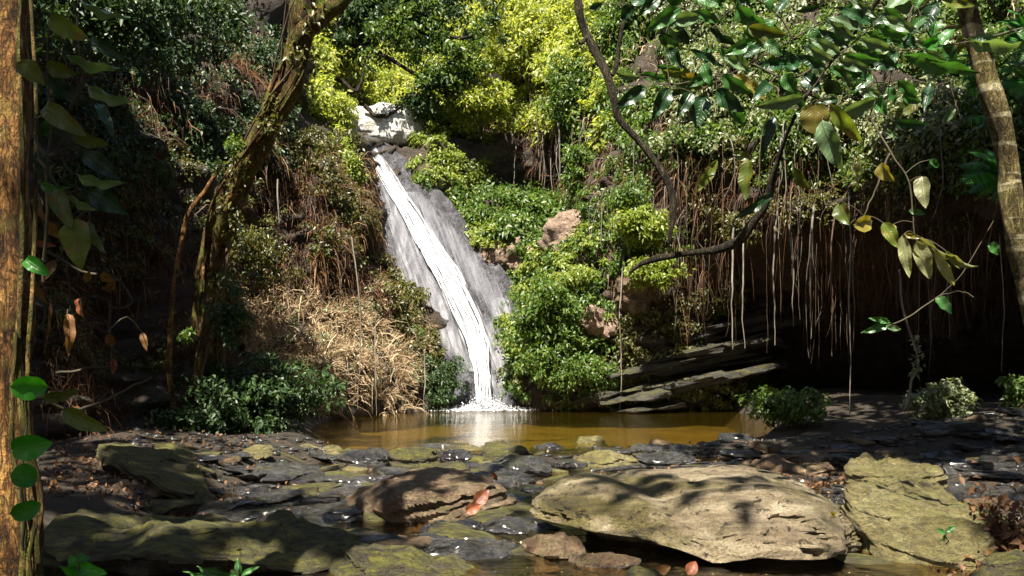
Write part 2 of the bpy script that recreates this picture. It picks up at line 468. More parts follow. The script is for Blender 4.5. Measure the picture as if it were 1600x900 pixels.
M['root'] = plain_mat("aerial_root", (0.05, 0.042, 0.034), (0.20, 0.175, 0.145), 0.85, 5)
M['root_dark'] = plain_mat("dark_root", (0.035, 0.024, 0.016), (0.12, 0.075, 0.045), 0.9, 7)
M['twig'] = plain_mat("dark_twig", (0.02, 0.016, 0.010), (0.07, 0.055, 0.03), 0.8, 12)
M['bark_orange'] = bark_mat("orange_bark", ((0.05, 0.022, 0.008), (0.24, 0.115, 0.032), (0.42, 0.24, 0.075)), (0.20, 0.15, 0.035), 0.35, 1.3)
M['bark_moss'] = bark_mat("mossy_bark", ((0.02, 0.012, 0.006), (0.13, 0.068, 0.022), (0.30, 0.17, 0.055)), (0.10, 0.10, 0.018), 0.62, 0.8)
M['bark_pale'] = bark_mat("pale_ringed_bark", ((0.05, 0.035, 0.012), (0.15, 0.115, 0.04), (0.27, 0.215, 0.09)), (0.10, 0.095, 0.02), 0.4, 1.5, True)
M['bark_dark'] = bark_mat("dark_bark", ((0.015, 0.011, 0.007), (0.045, 0.034, 0.02), (0.10, 0.08, 0.045)), (0.07, 0.075, 0.02), 0.3, 1.5)
M['L_green'] = big_leaf_mat("green_leaf", (0.035, 0.115, 0.022), (0.09, 0.18, 0.06))
M['L_dark'] = big_leaf_mat("dark_green_leaf", (0.010, 0.040, 0.010), (0.03, 0.08, 0.03), 0.2)
M['L_grey'] = big_leaf_mat("grey_green_leaf", (0.10, 0.165, 0.075), (0.18, 0.25, 0.14))
M['L_yellow'] = big_leaf_mat("yellowing_leaf", (0.22, 0.185, 0.035), (0.28, 0.26, 0.09), 0.45)
M['L_pale'] = big_leaf_mat("pale_underside_leaf", (0.23, 0.235, 0.11), (0.33, 0.33, 0.19), 0.35)
M['L_olive'] = big_leaf_mat("olive_leaf", (0.09, 0.125, 0.018), (0.16, 0.19, 0.05), 0.4, 0.35, (0.16, 0.10, 0.02))
M['L_vivid'] = big_leaf_mat("vivid_green_leaf", (0.035, 0.22, 0.012), (0.10, 0.32, 0.05), 0.4)
M['L_dead'] = big_leaf_mat("curled_dead_leaf", (0.15, 0.07, 0.02), (0.24, 0.14, 0.06), 0.3, 0.6)
M['L_red'] = big_leaf_mat("fallen_red_leaf", (0.17, 0.05, 0.02), (0.24, 0.10, 0.05), 0.2, 0.5)

rng = np.random.default_rng(7)
random.seed(7)

# ------------------------------------------------------------------ ground, water
def shore_left(y):
    return np.interp(y, [-30, 3, 6, 8.5, 10.2, 11.5, 13.5, 15.3, 17, 40], [-3.2, -3.0, -2.5, -2.35, -2.2, -2.5, -2.8, -2.7, -1.6, -1.6])

def shore_right(y):
    return np.interp(y, [-30, 3, 6, 8, 9.5, 10.5, 12, 14, 16.5, 40], [4.5, 4.0, 2.2, 1.9, 2.0, 2.6, 3.5, 4.0, 4.2, 4.2])

def ground_z(x, y):
    q = np.stack([x * 0.8, y * 0.8, x * 0], -1)
    n = fbm(q, 5, 3)
    sl_ = shore_left(y); sr_ = shore_right(y)
    inside = sstep(-0.35, 0.45, np.minimum(x - sl_, sr_ - x))
    bed = np.where(y > 9.9, -0.42 * sstep(9.9, 11.2, y), -0.02 - 0.26 * sstep(9.6, 8.6, y))
    land = 0.06 + 0.05 * sstep(9, 6, y) * (x < 0) + 0.10 * np.clip(np.abs(x) - 3.0, 0, 3)
    land = land - 0.19 * (x > 0) * sstep(9.8, 8.8, y) * sstep(5.5, 3.5, np.abs(x))
    z = bed * inside + land * (1 - inside) + 0.075 * n
    # the valley sides and the slope behind the camera
    z = z + 0.55 * np.clip(np.abs(x) - 7.5, 0, 30) * sstep(12, 4, y) + 0.5 * np.clip(-y - 6, 0, 30)
    return z

xs = np.concatenate([np.linspace(-34, -7, 28), np.linspace(-6.9, 8, 190), np.linspace(8.2, 34, 28)])
ys = np.concatenate([np.linspace(-34, 2.5, 34), np.linspace(2.6, 19.5, 210), np.linspace(20, 34, 10)])
X, Y = np.meshgrid(xs, ys, indexing='ij')
Vg = np.stack([X, Y, ground_z(X, Y)], -1)
mk("ground", Vg.reshape(-1, 3), grid_faces(len(xs), len(ys)), M['ground'], kind='structure')

bx = np.linspace(-5, 6, 60); by = np.linspace(9.9, 18.3, 50)
X, Y = np.meshgrid(bx, by, indexing='ij')
mk("pool_bed", np.stack([X, Y, -0.10 - 0.17 * sstep(9.9, 11.0, Y) + 0.03 * fbm(np.stack([X, Y, X * 0], -1) * 1.5, 3, 8)], -1).reshape(-1, 3), grid_faces(60, 50), plain_mat("golden_silt", (0.05, 0.036, 0.007), (0.11, 0.078, 0.016), 0.9, 1.2), kind='structure')

def water_z(x, y):
    return -0.10 + 0.10 * sstep(9.0, 9.7, y)
xw = np.linspace(-6, 6.5, 60)
for nm_, yw, mt in (("stream", np.concatenate([np.linspace(-12, 8.6, 30), np.linspace(8.7, 9.7, 20)]), 'water'), ("pool", np.linspace(9.7, 18.4, 24), 'pool')):
    X, Y = np.meshgrid(xw, yw, indexing='ij')
    mk(nm_, np.stack([X, Y, water_z(X, Y)], -1).reshape(-1, 3), grid_faces(len(xw), len(yw)), M[mt], kind='structure')

# ------------------------------------------------------------------ gorge wall (left bank, head of the falls, right cliff with its cave)
ST = [  # pixel column, then nine (height, depth) points from the foot to the top
 (-900, [(-.6, 5.0), (.5, 5.4), (1.4, 5.8), (2.4, 6.4), (3.6, 7.4), (5, 8.6), (7, 10.5), (10, 13.5), (15, 19)]),
 (-300, [(-.6, 6.8), (.5, 7.2), (1.4, 7.6), (2.4, 8.1), (3.6, 9.0), (5, 10.2), (7, 12), (10, 15), (15, 20)]),
 (0,    [(-.6, 8.6), (.5, 9.0), (1.3, 9.3), (2.3, 9.7), (3.5, 10.4), (5, 11.5), (7, 13.2), (10, 16), (15, 21)]),
 (200,  [(-.6, 10.6), (.5, 11.0), (1.2, 11.3), (2.2, 11.7), (3.4, 12.3), (5, 13.2), (7, 14.8), (10, 17.5), (15, 22)]),
 (330,  [(-.6, 12.2), (.4, 12.6), (1.2, 13.0), (2.0, 13.8), (3.2, 14.2), (4.6, 14.8), (6.6, 16), (10, 18.5), (16, 23)]),
 (440,  [(-.6, 13.6), (.4, 13.9), (1.2, 14.2), (2.0, 15.3), (3.2, 15.9), (4.6, 16.4), (6.6, 17.6), (10, 20), (16, 25)]),
 (530,  [(-.6, 14.9), (.4, 15.1), (1.2, 15.3), (2.0, 16.3), (3.2, 17.0), (4.6, 17.8), (6.2, 20), (10, 25), (17, 30)]),
 (600,  [(-.6, 15.9), (.4, 16.1), (1.2, 16.5), (1.9, 18.3), (3.2, 19.4), (4.6, 20.6), (6.4, 22.8), (9, 27), (18, 34)]),
 (680,  [(-.6, 17.4), (.5, 17.7), (1.3, 18.3), (2.2, 19.2), (3.5, 20.2), (5.0, 21.4), (7.2, 23.4), (10, 27), (18, 34)]),
 (770,  [(-.6, 17.6), (.5, 17.8), (1.3, 18.4), (2.4, 19.2), (4.2, 20.4), (5.2, 22.4), (7.0, 23.0), (10, 25.5), (18, 32)]),
 (850,  [(-.6, 17.2), (.5, 17.4), (1.3, 17.9), (2.8, 19.0), (4.2, 20.4), (5.2, 22.4), (7.0, 22.6), (10, 24.5), (17, 30)]),
 (920,  [(-.6, 17.0), (.5, 17.0), (1.3, 17.3), (2.6, 18.1), (4.0, 18.9), (5.2, 19.6), (6.8, 20.4), (10, 22.5), (17, 28)]),
 (1000, [(-.6, 17.2), (.5, 16.8), (1.3, 16.8), (2.3, 16.9), (3.2, 16.9), (4.6, 17.4), (6.4, 18.6), (9.5, 20.5), (16, 26)]),
 (1100, [(-.6, 18.0), (.4, 17.4), (1.2, 17.6), (2.1, 17.3), (2.9, 15.9), (4.2, 15.8), (6.0, 16.8), (9.2, 19), (15, 24)]),
 (1230, [(-.6, 19.5), (.4, 19.5), (1.2, 19.3), (2.3, 17.8), (3.0, 14.8), (4.1, 14.5), (5.8, 15.4), (9, 17.6), (15, 23)]),
 (1400, [(-.6, 19.6), (.4, 19.6), (1.3, 19.2), (2.4, 17.2), (3.1, 13.8), (4.1, 13.5), (5.6, 14.4), (9, 16.6), (15, 22)]),
 (1600, [(-.6, 18.5), (.4, 18.5), (1.3, 18.0), (2.5, 15.8), (3.2, 12.6), (4.1, 12.3), (5.6, 13.2), (9, 15.6), (15, 21)]),
 (1850, [(-.6, 15.5), (.4, 15.5), (1.3, 15.0), (2.5, 13.2), (3.1, 10.8), (4.1, 10.6), (5.6, 11.6), (9, 14), (15, 19)]),
 (2500, [(-.6, 9.0), (.4, 9.0), (1.3, 8.9), (2.5, 8.6), (3.2, 8.3), (4.1, 8.4), (5.6, 9.4), (9, 12), (15, 17)]),
]
ctrl = np.array([[PZ(px, z, d) for z, d in pts] for px, pts in ST])
NU, NV = 420, 190
wall = catmull(ctrl, NU)
wall = catmull(np.swapaxes(wall, 0, 1), NV).swapaxes(0, 1)
du = np.gradient(wall, axis=0); dv = np.gradient(wall, axis=1)
WN = np.cross(dv, du); WN /= np.linalg.norm(WN, axis=-1, keepdims=True) + 1e-9
flip = np.sign((WN * -(wall - np.array([0, 5.0, 4.0]))).sum(-1)).mean() < 0
if flip: WN = -WN
band = (wall[..., 2] - 0.33 * wall[..., 0] * (wall[..., 0] > 0)) * 3.0
saw = (band % 1.0)
amp = 0.25 * sstep(9, 6, wall[..., 2]) + 0.05
disp = 0.45 * fbm(wall * 0.55, 4, 11) + 0.22 * fbm(wall * np.array([1.6, 1.6, 2.4]), 4, 21) + amp * (sstep(0, 0.25, saw) - saw) * (0.5 + 0.5 * noise3(wall * 0.9, 5))
wall = wall + WN * disp[..., None]
du = np.gradient(wall, axis=0); dv = np.gradient(wall, axis=1)
WN2 = np.cross(dv, du); WN2 /= np.linalg.norm(WN2, axis=-1, keepdims=True) + 1e-9
if flip: WN2 = -WN2
cliff = mk("cliff", wall.reshape(-1, 3), grid_faces(NU, NV), M['cliff'], kind='structure')
WPX, WPY = proj(wall)
WU, WV = np.meshgrid(np.linspace(0, len(ST) - 1, NU), np.linspace(0, 8, NV), indexing='ij')

def in_poly(px, py, poly):
    r = np.zeros(px.shape, bool); n = len(poly)
    for i in range(n):
        x0, y0 = poly[i]; x1, y1 = poly[(i + 1) % n]
        c = ((y0 > py) != (y1 > py)) & (px < (x1 - x0) * (py - y0) / ((y1 - y0) + 1e-9) + x0)
        r ^= c
    return r

# per-cell area for even sampling
_e1 = wall[1:, :-1] - wall[:-1, :-1]; _e2 = wall[:-1, 1:] - wall[:-1, :-1]
CELL = np.linalg.norm(np.cross(_e1, _e2), axis=-1)
CPX = WPX[:-1, :-1]; CPY = WPY[:-1, :-1]; CU = WU[:-1, :-1]; CV = WV[:-1, :-1]

def wall_pts(n, poly, vmin=0, vmax=8, clump=0.0, seed=0, upw=0.0):
    m = in_poly(CPX, CPY, poly) & (CV >= vmin) & (CV <= vmax)
    w = CELL * m
    if clump:
        nz = fbm(wall[:-1, :-1] * 1.3, 3, seed + 50)
        w = w * np.clip(0.5 + clump * nz, 0.0, None)
    w = w.ravel()
    r = np.random.default_rng(seed + 1)
    if w.sum() <= 0: return np.zeros((0, 3)), np.zeros((0, 3))
    k = r.choice(len(w), n, p=w / w.sum())
    i, j = np.unravel_index(k, CELL.shape)
    a = r.random(n)[:, None]; b = r.random(n)[:, None]
    p = wall[i, j] + (wall[i + 1, j] - wall[i, j]) * a + (wall[i, j + 1] - wall[i, j]) * b
    return p, WN2[i, j]

# ------------------------------------------------------------------ foliage makers
def leaves(p, size, seed=0, up=0.6, nrm=None, asp=0.5, droop=0.25, var=0.45):
    """one folded two-triangle leaf for each point; returns V, F, rnd"""
    r = np.random.default_rng(seed + 99)
    n = len(p)
    d = r.normal(size=(n, 3)); d[:, 2] -= droop * 2
    d /= np.linalg.norm(d, axis=1, keepdims=True)
    up_v = r.normal(size=(n, 3)) * 0.75 + np.array(sun_to) * up * 2.2
    if nrm is not None: up_v = up_v + nrm * 0.8
    s = np.cross(d, up_v); s /= np.linalg.norm(s, axis=1, keepdims=True) + 1e-9
    u = np.cross(s, d)
    L = (size * (1 - var + 2 * var * r.random(n)))[:, None] if np.isscalar(size) else size[:, None]
    W = L * asp * 0.5
    b = p; t = p + d * L + np.array([0, 0, -0.15]) * L
    mid = p + d * L * 0.45
    l = mid + s * W + u * W * 0.35; q = mid - s * W + u * W * 0.35
    V = np.stack([b, l, t, q], 1).reshape(-1, 3)
    k = np.arange(n) * 4
    Ft = np.concatenate([np.stack([k, k + 2, k + 1], -1), np.stack([k, k + 3, k + 2], -1)])
    rv = np.clip(r.normal(0.5, 0.22, n), 0, 1)
    return V, Ft, np.concatenate([rv, rv])

def foliage(name, p, size, mat, parent=None, seed=0, nrm=None, up=0.6, asp=0.5, droop=0.25, **t):
    V, Ft, rv = leaves(p, size, seed, up, nrm, asp, droop)
    return mk(name, V, Ft, mat, parent, smooth=False, attrs={'rnd': rv}, **t)

def clumps(centres, per, rad, seed=0, squash=0.7):
    r = np.random.default_rng(seed + 3)
    n = len(centres)
    o = r.normal(size=(n, per, 3)); o /= np.linalg.norm(o, axis=-1, keepdims=True) + 1e-9
    o *= (r.random((n, per, 1)) ** 0.45) * rad * (0.5 + r.random((n, 1, 1)))
    o[..., 2] *= squash
    return (centres[:, None, :] + o).reshape(-1, 3)

def ellipsoid_pts(n, c, rx, ry, rz, seed=0, shell=0.5):
    r = np.random.default_rng(seed + 4)
    o = r.normal(size=(n, 3)); o /= np.linalg.norm(o, axis=1, keepdims=True)
    o *= (shell + (1 - shell) * r.random((n, 1)))
    o *= 1 + 0.55 * fbm(o * 2.0 + seed, 3, seed)[:, None]
    return np.asarray(c) + o * np.array([rx, ry, rz])

def blades(p, length, width, seed=0, droop=1.0, nrm=None, out=0.5):
    """thin drooping strips of three segments"""
    r = np.random.default_rng(seed + 8)
    n = len(p)
    d0 = r.normal(size=(n, 3)) * 0.5 + np.array([0, -0.2, 0.15])
    if nrm is not None: d0 = d0 + nrm * out
    d0 /= np.linalg.norm(d0, axis=1, keepdims=True)
    L = (length * (0.4 + 1.1 * r.random(n)))[:, None]
    dn = np.array([0, 0, -1.0]) * droop
    p1 = p + d0 * L * 0.35
    d1 = d0 * 0.8 + dn * 0.5; p2 = p1 + d1 * L * 0.33
    d2 = d0 * 0.4 + dn * 0.95; p3 = p2 + d2 * L * 0.33
    s = np.cross(d0, r.normal(size=(n, 3))); s /= np.linalg.norm(s, axis=1, keepdims=True) + 1e-9
    s[:, 1] *= 0.4
    w = width * (0.5 + r.random(n))[:, None]
    V = np.stack([p - s * w, p + s * w, p1 - s * w, p1 + s * w, p2 - s * w * 0.7, p2 + s * w * 0.7, p3], 1).reshape(-1, 3)
    k = np.arange(n) * 7
    Fq = np.concatenate([np.stack([k, k + 1, k + 3, k + 2], -1), np.stack([k + 2, k + 3, k + 5, k + 4], -1)])
    Ft = np.stack([k + 4, k + 5, k + 6], -1)
    rv = np.clip(r.normal(0.5, 0.25, n), 0, 1)
    return V, [Fq, Ft], np.concatenate([rv, rv, rv])

def brush(name, p, length, width, mat, seed=0, nrm=None, droop=1.0, out=0.5, parent=None, **t):
    V, Fs, rv = blades(p, length, width, seed, droop, nrm, out)
    return mk(name, V, Fs, mat, parent, smooth=False, attrs={'rnd': rv}, **t)

# ------------------------------------------------------------------ rock face of the falls and the water on it
FACE = [  # row, left column, right column, depth
 (216, 556, 600, 21.8), (240, 556, 625, 21.4), (262, 552, 650, 21.0), (300, 556, 690, 20.4), (360, 570, 735, 19.7), (420, 586, 780, 19.1),
 (470, 604, 822, 18.6), (530, 640, 845, 18.1), (600, 690, 850, 17.55), (650, 702, 850, 17.3), (690, 702, 850, 17.2)]
FA = np.array(FACE, float)
def face_pt(px, py, off=0.0):
    px = np.asarray(px, float); py = np.asarray(py, float)
    d = np.interp(py, FA[:, 0], FA[:, 3])
    l = np.interp(py, FA[:, 0], FA[:, 1]); r_ = np.interp(py, FA[:, 0], FA[:, 2])
    u = (px - l) / (r_ - l)
    d = d + 1.3 * np.clip(np.abs(u - 0.48) - 0.2, 0, 1) ** 1.5 - off
    return np.stack([(px - 800) / F * d, d, CAMZ - (py - HZ) / F * d], -1)
nu, nv = 90, 150
uu, vv = np.meshgrid(np.linspace(0, 1, nu), np.linspace(216, 690, nv), indexing='ij')
ll = np.interp(vv, FA[:, 0], FA[:, 1]); rr = np.interp(vv, FA[:, 0], FA[:, 2])
fp = face_pt(ll + (rr - ll) * uu, vv)
flow = fp[..., 0] * 0.86 + fp[..., 2] * 0.42     # across the direction of the falls
qq = np.stack([flow * 2.6, fp[..., 1] * 0.3, fp[..., 2] * 0.55], -1)
fd = 0.16 * fbm(qq, 4, 77) + 0.07 * fbm(fp * 3.5, 3, 78)
step = 0.10 * np.clip(noise3(np.stack([fp[..., 0] * 0.8, fp[..., 0] * 0, fp[..., 2] * 2.4], -1), 79), 0, 1)
fp = fp + (fd + step)[..., None] * np.array([0.1, -0.9, 0.35])
mk("rock_face", fp.reshape(-1, 3), grid_faces(nu, nv), M['face_rock'], sharp=45, kind='structure')

fallo = empty("waterfall", P(757, 642, 17.3), label="tall white waterfall sliding down the dark rock face into the pool", cat="waterfall")
def flow_sheet(path, n, m, off, bulge=0.0, amp=0.05, seed=0):
    """path rows: (py, centre px, half width px)"""
    pa = np.array(path, float)
    py = np.linspace(pa[0, 0], pa[-1, 0], n)
    c = np.interp(py, pa[:, 0], pa[:, 1]); w = np.interp(py, pa[:, 0], pa[:, 2])
    c = c + 2.0 * noise3(np.stack([py * 0.05, py * 0, py * 0], -1), seed); w = w * (1 + 0.18 * noise3(np.stack([py * 0.06, py * 0, py * 0], -1), seed + 1))
    s = np.linspace(-1, 1, m)
    px = c[:, None] + w[:, None] * s[None, :]
    pp = np.repeat(py[:, None], m, 1)
    V = face_pt(px, pp, off + bulge * (1 - s[None, :] ** 2))
    nz = fbm(np.stack([V[..., 0] * 5, V[..., 1] * 0.4, V[..., 2] * 1.3], -1), 3, seed + 9)
    V[..., 1] -= amp * nz
    ac = (V[..., 0] * 0.9 + V[..., 2] * 0.35); al = -V[..., 2]
    eg = np.repeat((1 - s ** 2)[None, :], n, 0)
    return V.reshape(-1, 3), grid_faces(n, m), ac.ravel(), al.ravel(), eg.ravel()
def add_sheet(name, mat, *a, **k):
    V, Fq, ac, al, eg = flow_sheet(*a, **k)
    return mk(name, V, Fq, mat, fallo, attrs={'across': ac, 'along': al, 'edge': eg})
MAIN = [(r, c, w * 1.15) for r, c, w in [(222, 574, 6), (245, 588, 10), (270, 603, 13), (300, 620, 13), (330, 640, 15), (370, 662, 18), (430, 699, 21), (500, 733, 22), (545, 748, 17), (585, 754, 14), (646, 757, 15)]]
add_sheet("main_chute", M['fall_main'], MAIN, 120, 15, 0.20, 0.07, 0.04, seed=1)
add_sheet("main_chute", M['fall_main'], [(r, c + 1, w * 1.3) for r, c, w in MAIN], 120, 15, 0.18, 0.03, 0.03, seed=2)
add_sheet("veil", M['fall_veil'], [(285, 600, 40), (330, 612, 46), (400, 640, 52), (450, 662, 54), (500, 690, 48), (545, 715, 32), (580, 735, 18)], 90, 40, 0.17, 0, 0.05, seed=3)
add_sheet("veil", M['fall_veil'], [(300, 640, 22), (360, 694, 36), (420, 738, 42), (470, 775, 40), (500, 790, 26)], 70, 30, 0.16, 0, 0.05, seed=4)
add_sheet("veil", M['fall_veil'], [(465, 790, 34), (520, 780, 40), (570, 775, 36), (640, 775, 30)], 60, 26, 0.14, 0, 0.04, seed=5)
mb = MB(); sa = []; sb = []
for k in range(60):           # separate strands of falling water
    t0 = rng.random(); y0 = 235 + 330 * rng.random(); y1 = min(648, y0 + 50 + 170 * rng.random())
    side = rng.uniform(-1.0, 1.0)
    py = np.linspace(y0, y1, 12); pa = np.array(MAIN, float)
    c = np.interp(py, pa[:, 0], pa[:, 1]); w = np.interp(py, pa[:, 0], pa[:, 2])
    px = c + side * w * .9
    pt = face_pt(px, py, 0.28 + 0.1 * rng.random())
    V, Fq = tube(pt, np.array([0.003, 0.012, 0.013, 0.004]) * (0.5 + rng.random()), 4, wob=0.02, seed=k)
    mb.add(V, Fq); sa.append(V[:, 0] * 0.9 + V[:, 2] * 0.35); sb.append(-V[:, 2])
st = mb.build("water_strands", M['foam'], fallo, kind='stuff')
# foam and splash where it meets the pool
base = P(757, 643, 17.1)
ang = rng.random(4200) * 2 * math.pi; rad_ = np.abs(rng.normal(0, 0.36, 4200))
pf = np.stack([base[0] + np.cos(ang) * rad_ * 1.25, base[1] - 0.1 + np.sin(ang) * rad_ * 0.55, 0.01 + np.abs(rng.normal(0, 0.16, 4200)) * np.exp(-rad_ * 3) * (rng.random(4200) < .6)], -1)
octa = np.array([[1, 0, 0], [-1, 0, 0], [0, 1, 0], [0, -1, 0], [0, 0, 1], [0, 0, -1]], float)
of = np.array([[0, 2, 4], [2, 1, 4], [1, 3, 4], [3, 0, 4], [2, 0, 5], [1, 2, 5], [3, 1, 5], [0, 3, 5]])
V = (pf[:, None, :] + octa[None] * (0.004 + 0.014 * rng.random(4200) ** 2)[:, None, None] * np.array([1.3, 1.3, 0.7])).reshape(-1, 3)
mk("splash", V, (np.arange(4200)[:, None, None] * 6 + of[None]).reshape(-1, 3), M['foam'], fallo, kind='stuff')

# ------------------------------------------------------------------ rocks
def slab_geo(cx, cy, ztop, a, b, zbot, seed=0, nseg=40, nring=22, e1=0.45, e2=0.55, rough=0.06, tiltx=0.0, tilty=0.0, facets=5, rot=0.0, under=0.0, strata=0.02, out=0.22, outline=None, terr=1.0):
    tl_ = (seed % 5) * .3 - .6
    r = np.random.default_rng(seed + 500)
    th = np.linspace(0, 2 * math.pi, nseg, endpoint=False)
    if outline is None:
        q = np.stack([np.cos(th) * 1.3, np.sin(th) * 1.3, th * 0 + seed * 1.7], -1)
        ro = 1 + out * fbm(q, 3, seed)
    else:
        oth = np.array([o[0] for o in outline]) * math.pi / 180; orr = np.array([o[1] for o in outline])
        ro = np.interp(th, np.concatenate([oth - 2 * math.pi, oth, oth + 2 * math.pi]), np.tile(orr, 3))
    ph = np.linspace(0.0, math.pi, nring)
    s = np.sin(ph) ** e1; z = np.sign(np.cos(ph)) * np.abs(np.cos(ph)) ** e2
    s[0] = s[-1] = 0.02
    lo = np.clip(-z, 0, 1)
    S = s[None, :] * ro[:, None] * (1 - under * lo[None, :])
    h = (ztop - zbot) / 2
    V = np.stack([np.cos(th)[:, None] * S * a, np.sin(th)[:, None] * S * b, np.repeat(z[None, :] * h, nseg, 0)], -1)
    for k in range(facets):
        n = r.normal(size=3); n[2] = n[2] * 0.6 + 0.15; n /= np.linalg.norm(n)
        ext = math.sqrt((n[0] * a) ** 2 + (n[1] * b) ** 2 + (n[2] * h) ** 2)
        c = ext * (0.72 + 0.2 * r.random())
        over = np.clip((V * n).sum(-1) - c, 0, None)
        V = V - over[..., None] * n * 0.9
    m = min(a, b)
    dirv = np.stack([V[..., 0] / a, V[..., 1] / b, V[..., 2] / (h + 1e-6)], -1); dirv /= np.linalg.norm(dirv, axis=-1, keepdims=True) + 1e-9
    if terr:
        tq = (V[..., 2] + 0.25 * V[..., 0] * tl_ + 0.03 * fbm(V * 3, 2, seed)) / max(0.028, 0.16 * h)
        ly = np.floor(tq)
        hv = _hash(ly.astype(np.int64), ly.astype(np.int64) * 0 + seed, ly.astype(np.int64) * 0, 7)
        sidew = sstep(0.25, 0.8, np.hypot(dirv[..., 0], dirv[..., 1]))
        sh = 1 - terr * 0.13 * (hv * 0.5 + 0.5) * sidew
        V[..., 0] *= sh; V[..., 1] *= sh
        tp = fbm(np.stack([V[..., 0] / m * 1.4, V[..., 1] / m * 1.9, V[..., 0] * 0 + seed], -1), 4, seed + 21) * 3.0
        fl = np.floor(tp) + sstep(0.75, 1.0, tp - np.floor(tp))
        V[..., 2] += terr * 0.045 * min(m, .4) * fl * sstep(0.3, 0.8, dirv[..., 2])
    nz = fbm(V / max(m, 0.12) * 1.7 + seed * 3.3, 5, seed + 7)
    V = V + dirv * (nz * rough * m)[..., None]
    st_ = noise3(np.stack([V[..., 0] * 0.8, V[..., 1] * 0.8, V[..., 2] * 26 + seed], -1), seed + 9)
    V[..., 0] += dirv[..., 0] * st_ * strata; V[..., 1] += dirv[..., 1] * st_ * strata
    V[..., 2] += V[..., 0] * tiltx + V[..., 1] * tilty
    c_, s_ = math.cos(rot), math.sin(rot)
    V = np.stack([V[..., 0] * c_ - V[..., 1] * s_, V[..., 0] * s_ + V[..., 1] * c_, V[..., 2]], -1)
    V = V + np.array([cx, cy, (ztop + zbot) / 2])
    return V.reshape(-1, 3), grid_faces(nseg, nring, wrap=True)

def rockbb(name, x0, y0, x1, y1, h, mat, label, cat="rock", group=None, seed=0, sink=0.2, wz=-0.12, **k):
    """rock from its extent in the photograph: waterline at row y1, back of its top at row y0, top at height h"""
    df = (CAMZ - wz) * F / (y1 - HZ)
    if df > 9.4: df = (CAMZ - 0.0) * F / (y1 - HZ)
    db = (CAMZ - h) * F / max(y0 - HZ, 30)
    w = (x1 - x0) / F * df
    db = min(max(db, df + 0.3 * w), df + 1.3 * w)
    dc = (df + db) / 2
    a = (x1 - x0) / 2 / F * dc * 1.03; b = (db - df) / 2 * 1.03
    V, Fq = slab_geo(((x0 + x1) / 2 - 800) / F * dc, dc, h, a, b, min(wz, 0) - sink, seed, **k)
    return mk(name, V, Fq, mat, sharp=38, label=label, cat=cat, group=group)

# the big flat boulder
def big_boulder():
    nseg, nring = 150, 90
    cx, cy = 1.12, 5.55
    th = np.linspace(0, 2 * math.pi, nseg, endpoint=False)
    # plan outline (angle from +x, radius in metres)
    ol = [(0, .98), (25, 1.02), (50, 1.05), (75, .92), (100, .86), (125, .95), (150, 1.02), (172, 1.0), (190, .92), (208, .80), (228, .76), (250, .82), (275, .93), (300, 1.05), (325, 1.08), (345, 1.02)]
    ot = np.array([o[0] for o in ol]) * math.pi / 180; orr = np.array([o[1] for o in ol])
    ro = np.interp(th, np.concatenate([ot - 2 * math.pi, ot, ot + 2 * math.pi]), np.tile(orr, 3))
    ro = (ro + np.roll(ro, 2) + np.roll(ro, -2) + np.roll(ro, 4) + np.roll(ro, -4)) / 5
    ph = np.linspace(0.001, math.pi - 0.001, nring)
    s = np.sin(ph) ** 0.55; z = np.sign(np.cos(ph)) * np.abs(np.cos(ph)) ** 0.85
    lo = np.clip(-z, 0, 1)
    # the left and near rims are undercut
    und = 0.62 * sstep(-0.35, 0.5, np.cos(th - R(222)))
    S = s[None, :] * ro[:, None] * (1 - und[:, None] * lo[None, :] ** 0.7)
    V = np.stack([np.cos(th)[:, None] * S, np.sin(th)[:, None] * S * 0.95, np.repeat(z[None, :] * 0.21, nseg, 0)], -1)
    x, y = V[..., 0], V[..., 1]
    top = sstep(-0.6, 0.3, np.repeat(z[None, :], nseg, 0))
    # a ridge at the back, a lower shoulder in front, a soft groove behind the left nose, a fall to the right end
    V[..., 2] += top * (0.015 + 0.10 * y - 0.10 * np.clip(x - 0.45, 0, 1) - 0.05 * np.exp(-((x + 0.30 + 0.3 * y) / 0.12) ** 2) + 0.035 * np.exp(-((x + 0.65) ** 2 + (y + .1) ** 2) / 0.09) + 0.04 * np.exp(-((x - 0.35) ** 2 + (y + 0.3) ** 2) / 0.08))
    V[..., 2] += 0.05 * sstep(0.2, -0.8, y) * (1 - top) * sstep(0.5, -0.6, x)
    nz = fbm(V * np.array([1.8, 1.8, 3.0]) + 3.1, 5, 61, 0.48)
    side = 1 - sstep(0.25, 0.8, np.repeat(z[None, :], nseg, 0))
    dirv = V / (np.linalg.norm(V, axis=-1, keepdims=True) + 1e-9)
    V = V + dirv * (nz * (0.045 + 0.06 * side))[..., None]
    V = V + dirv * ((0.022 * fbm(V * np.array([6, 6, 9.0]), 4, 66) - 0.05 * sstep(.16, 0, np.abs(fbm(V * np.array([4.5, 3, 6.0]) + 5, 3, 68)))) * (0.35 + sstep(-.1, .6, x) * sstep(0.2, -.5, y)))[..., None]
    rg = np.abs(fbm(np.stack([V[..., 0] * 3 + V[..., 1], V[..., 1] * 2.5, V[..., 2] * 7], -1), 4, 63))
    V = V - dirv * (sstep(0.12, 0.0, rg) * 0.03 * side)[..., None]
    V[..., 2] -= 0.010 * sstep(0.05, 0.0, np.abs(fbm(V * 1.4, 4, 64))) * top
    V = V + np.array([cx, cy, 0.0])
    return V.reshape(-1, 3), grid_faces(nseg, nring, wrap=True)
V, Fq = big_boulder()
mk("boulder", V, Fq, M['boulder'], sharp=50, label="largest boulder, broad flat sandy-brown rock overhanging the stream in the foreground", cat="boulder")

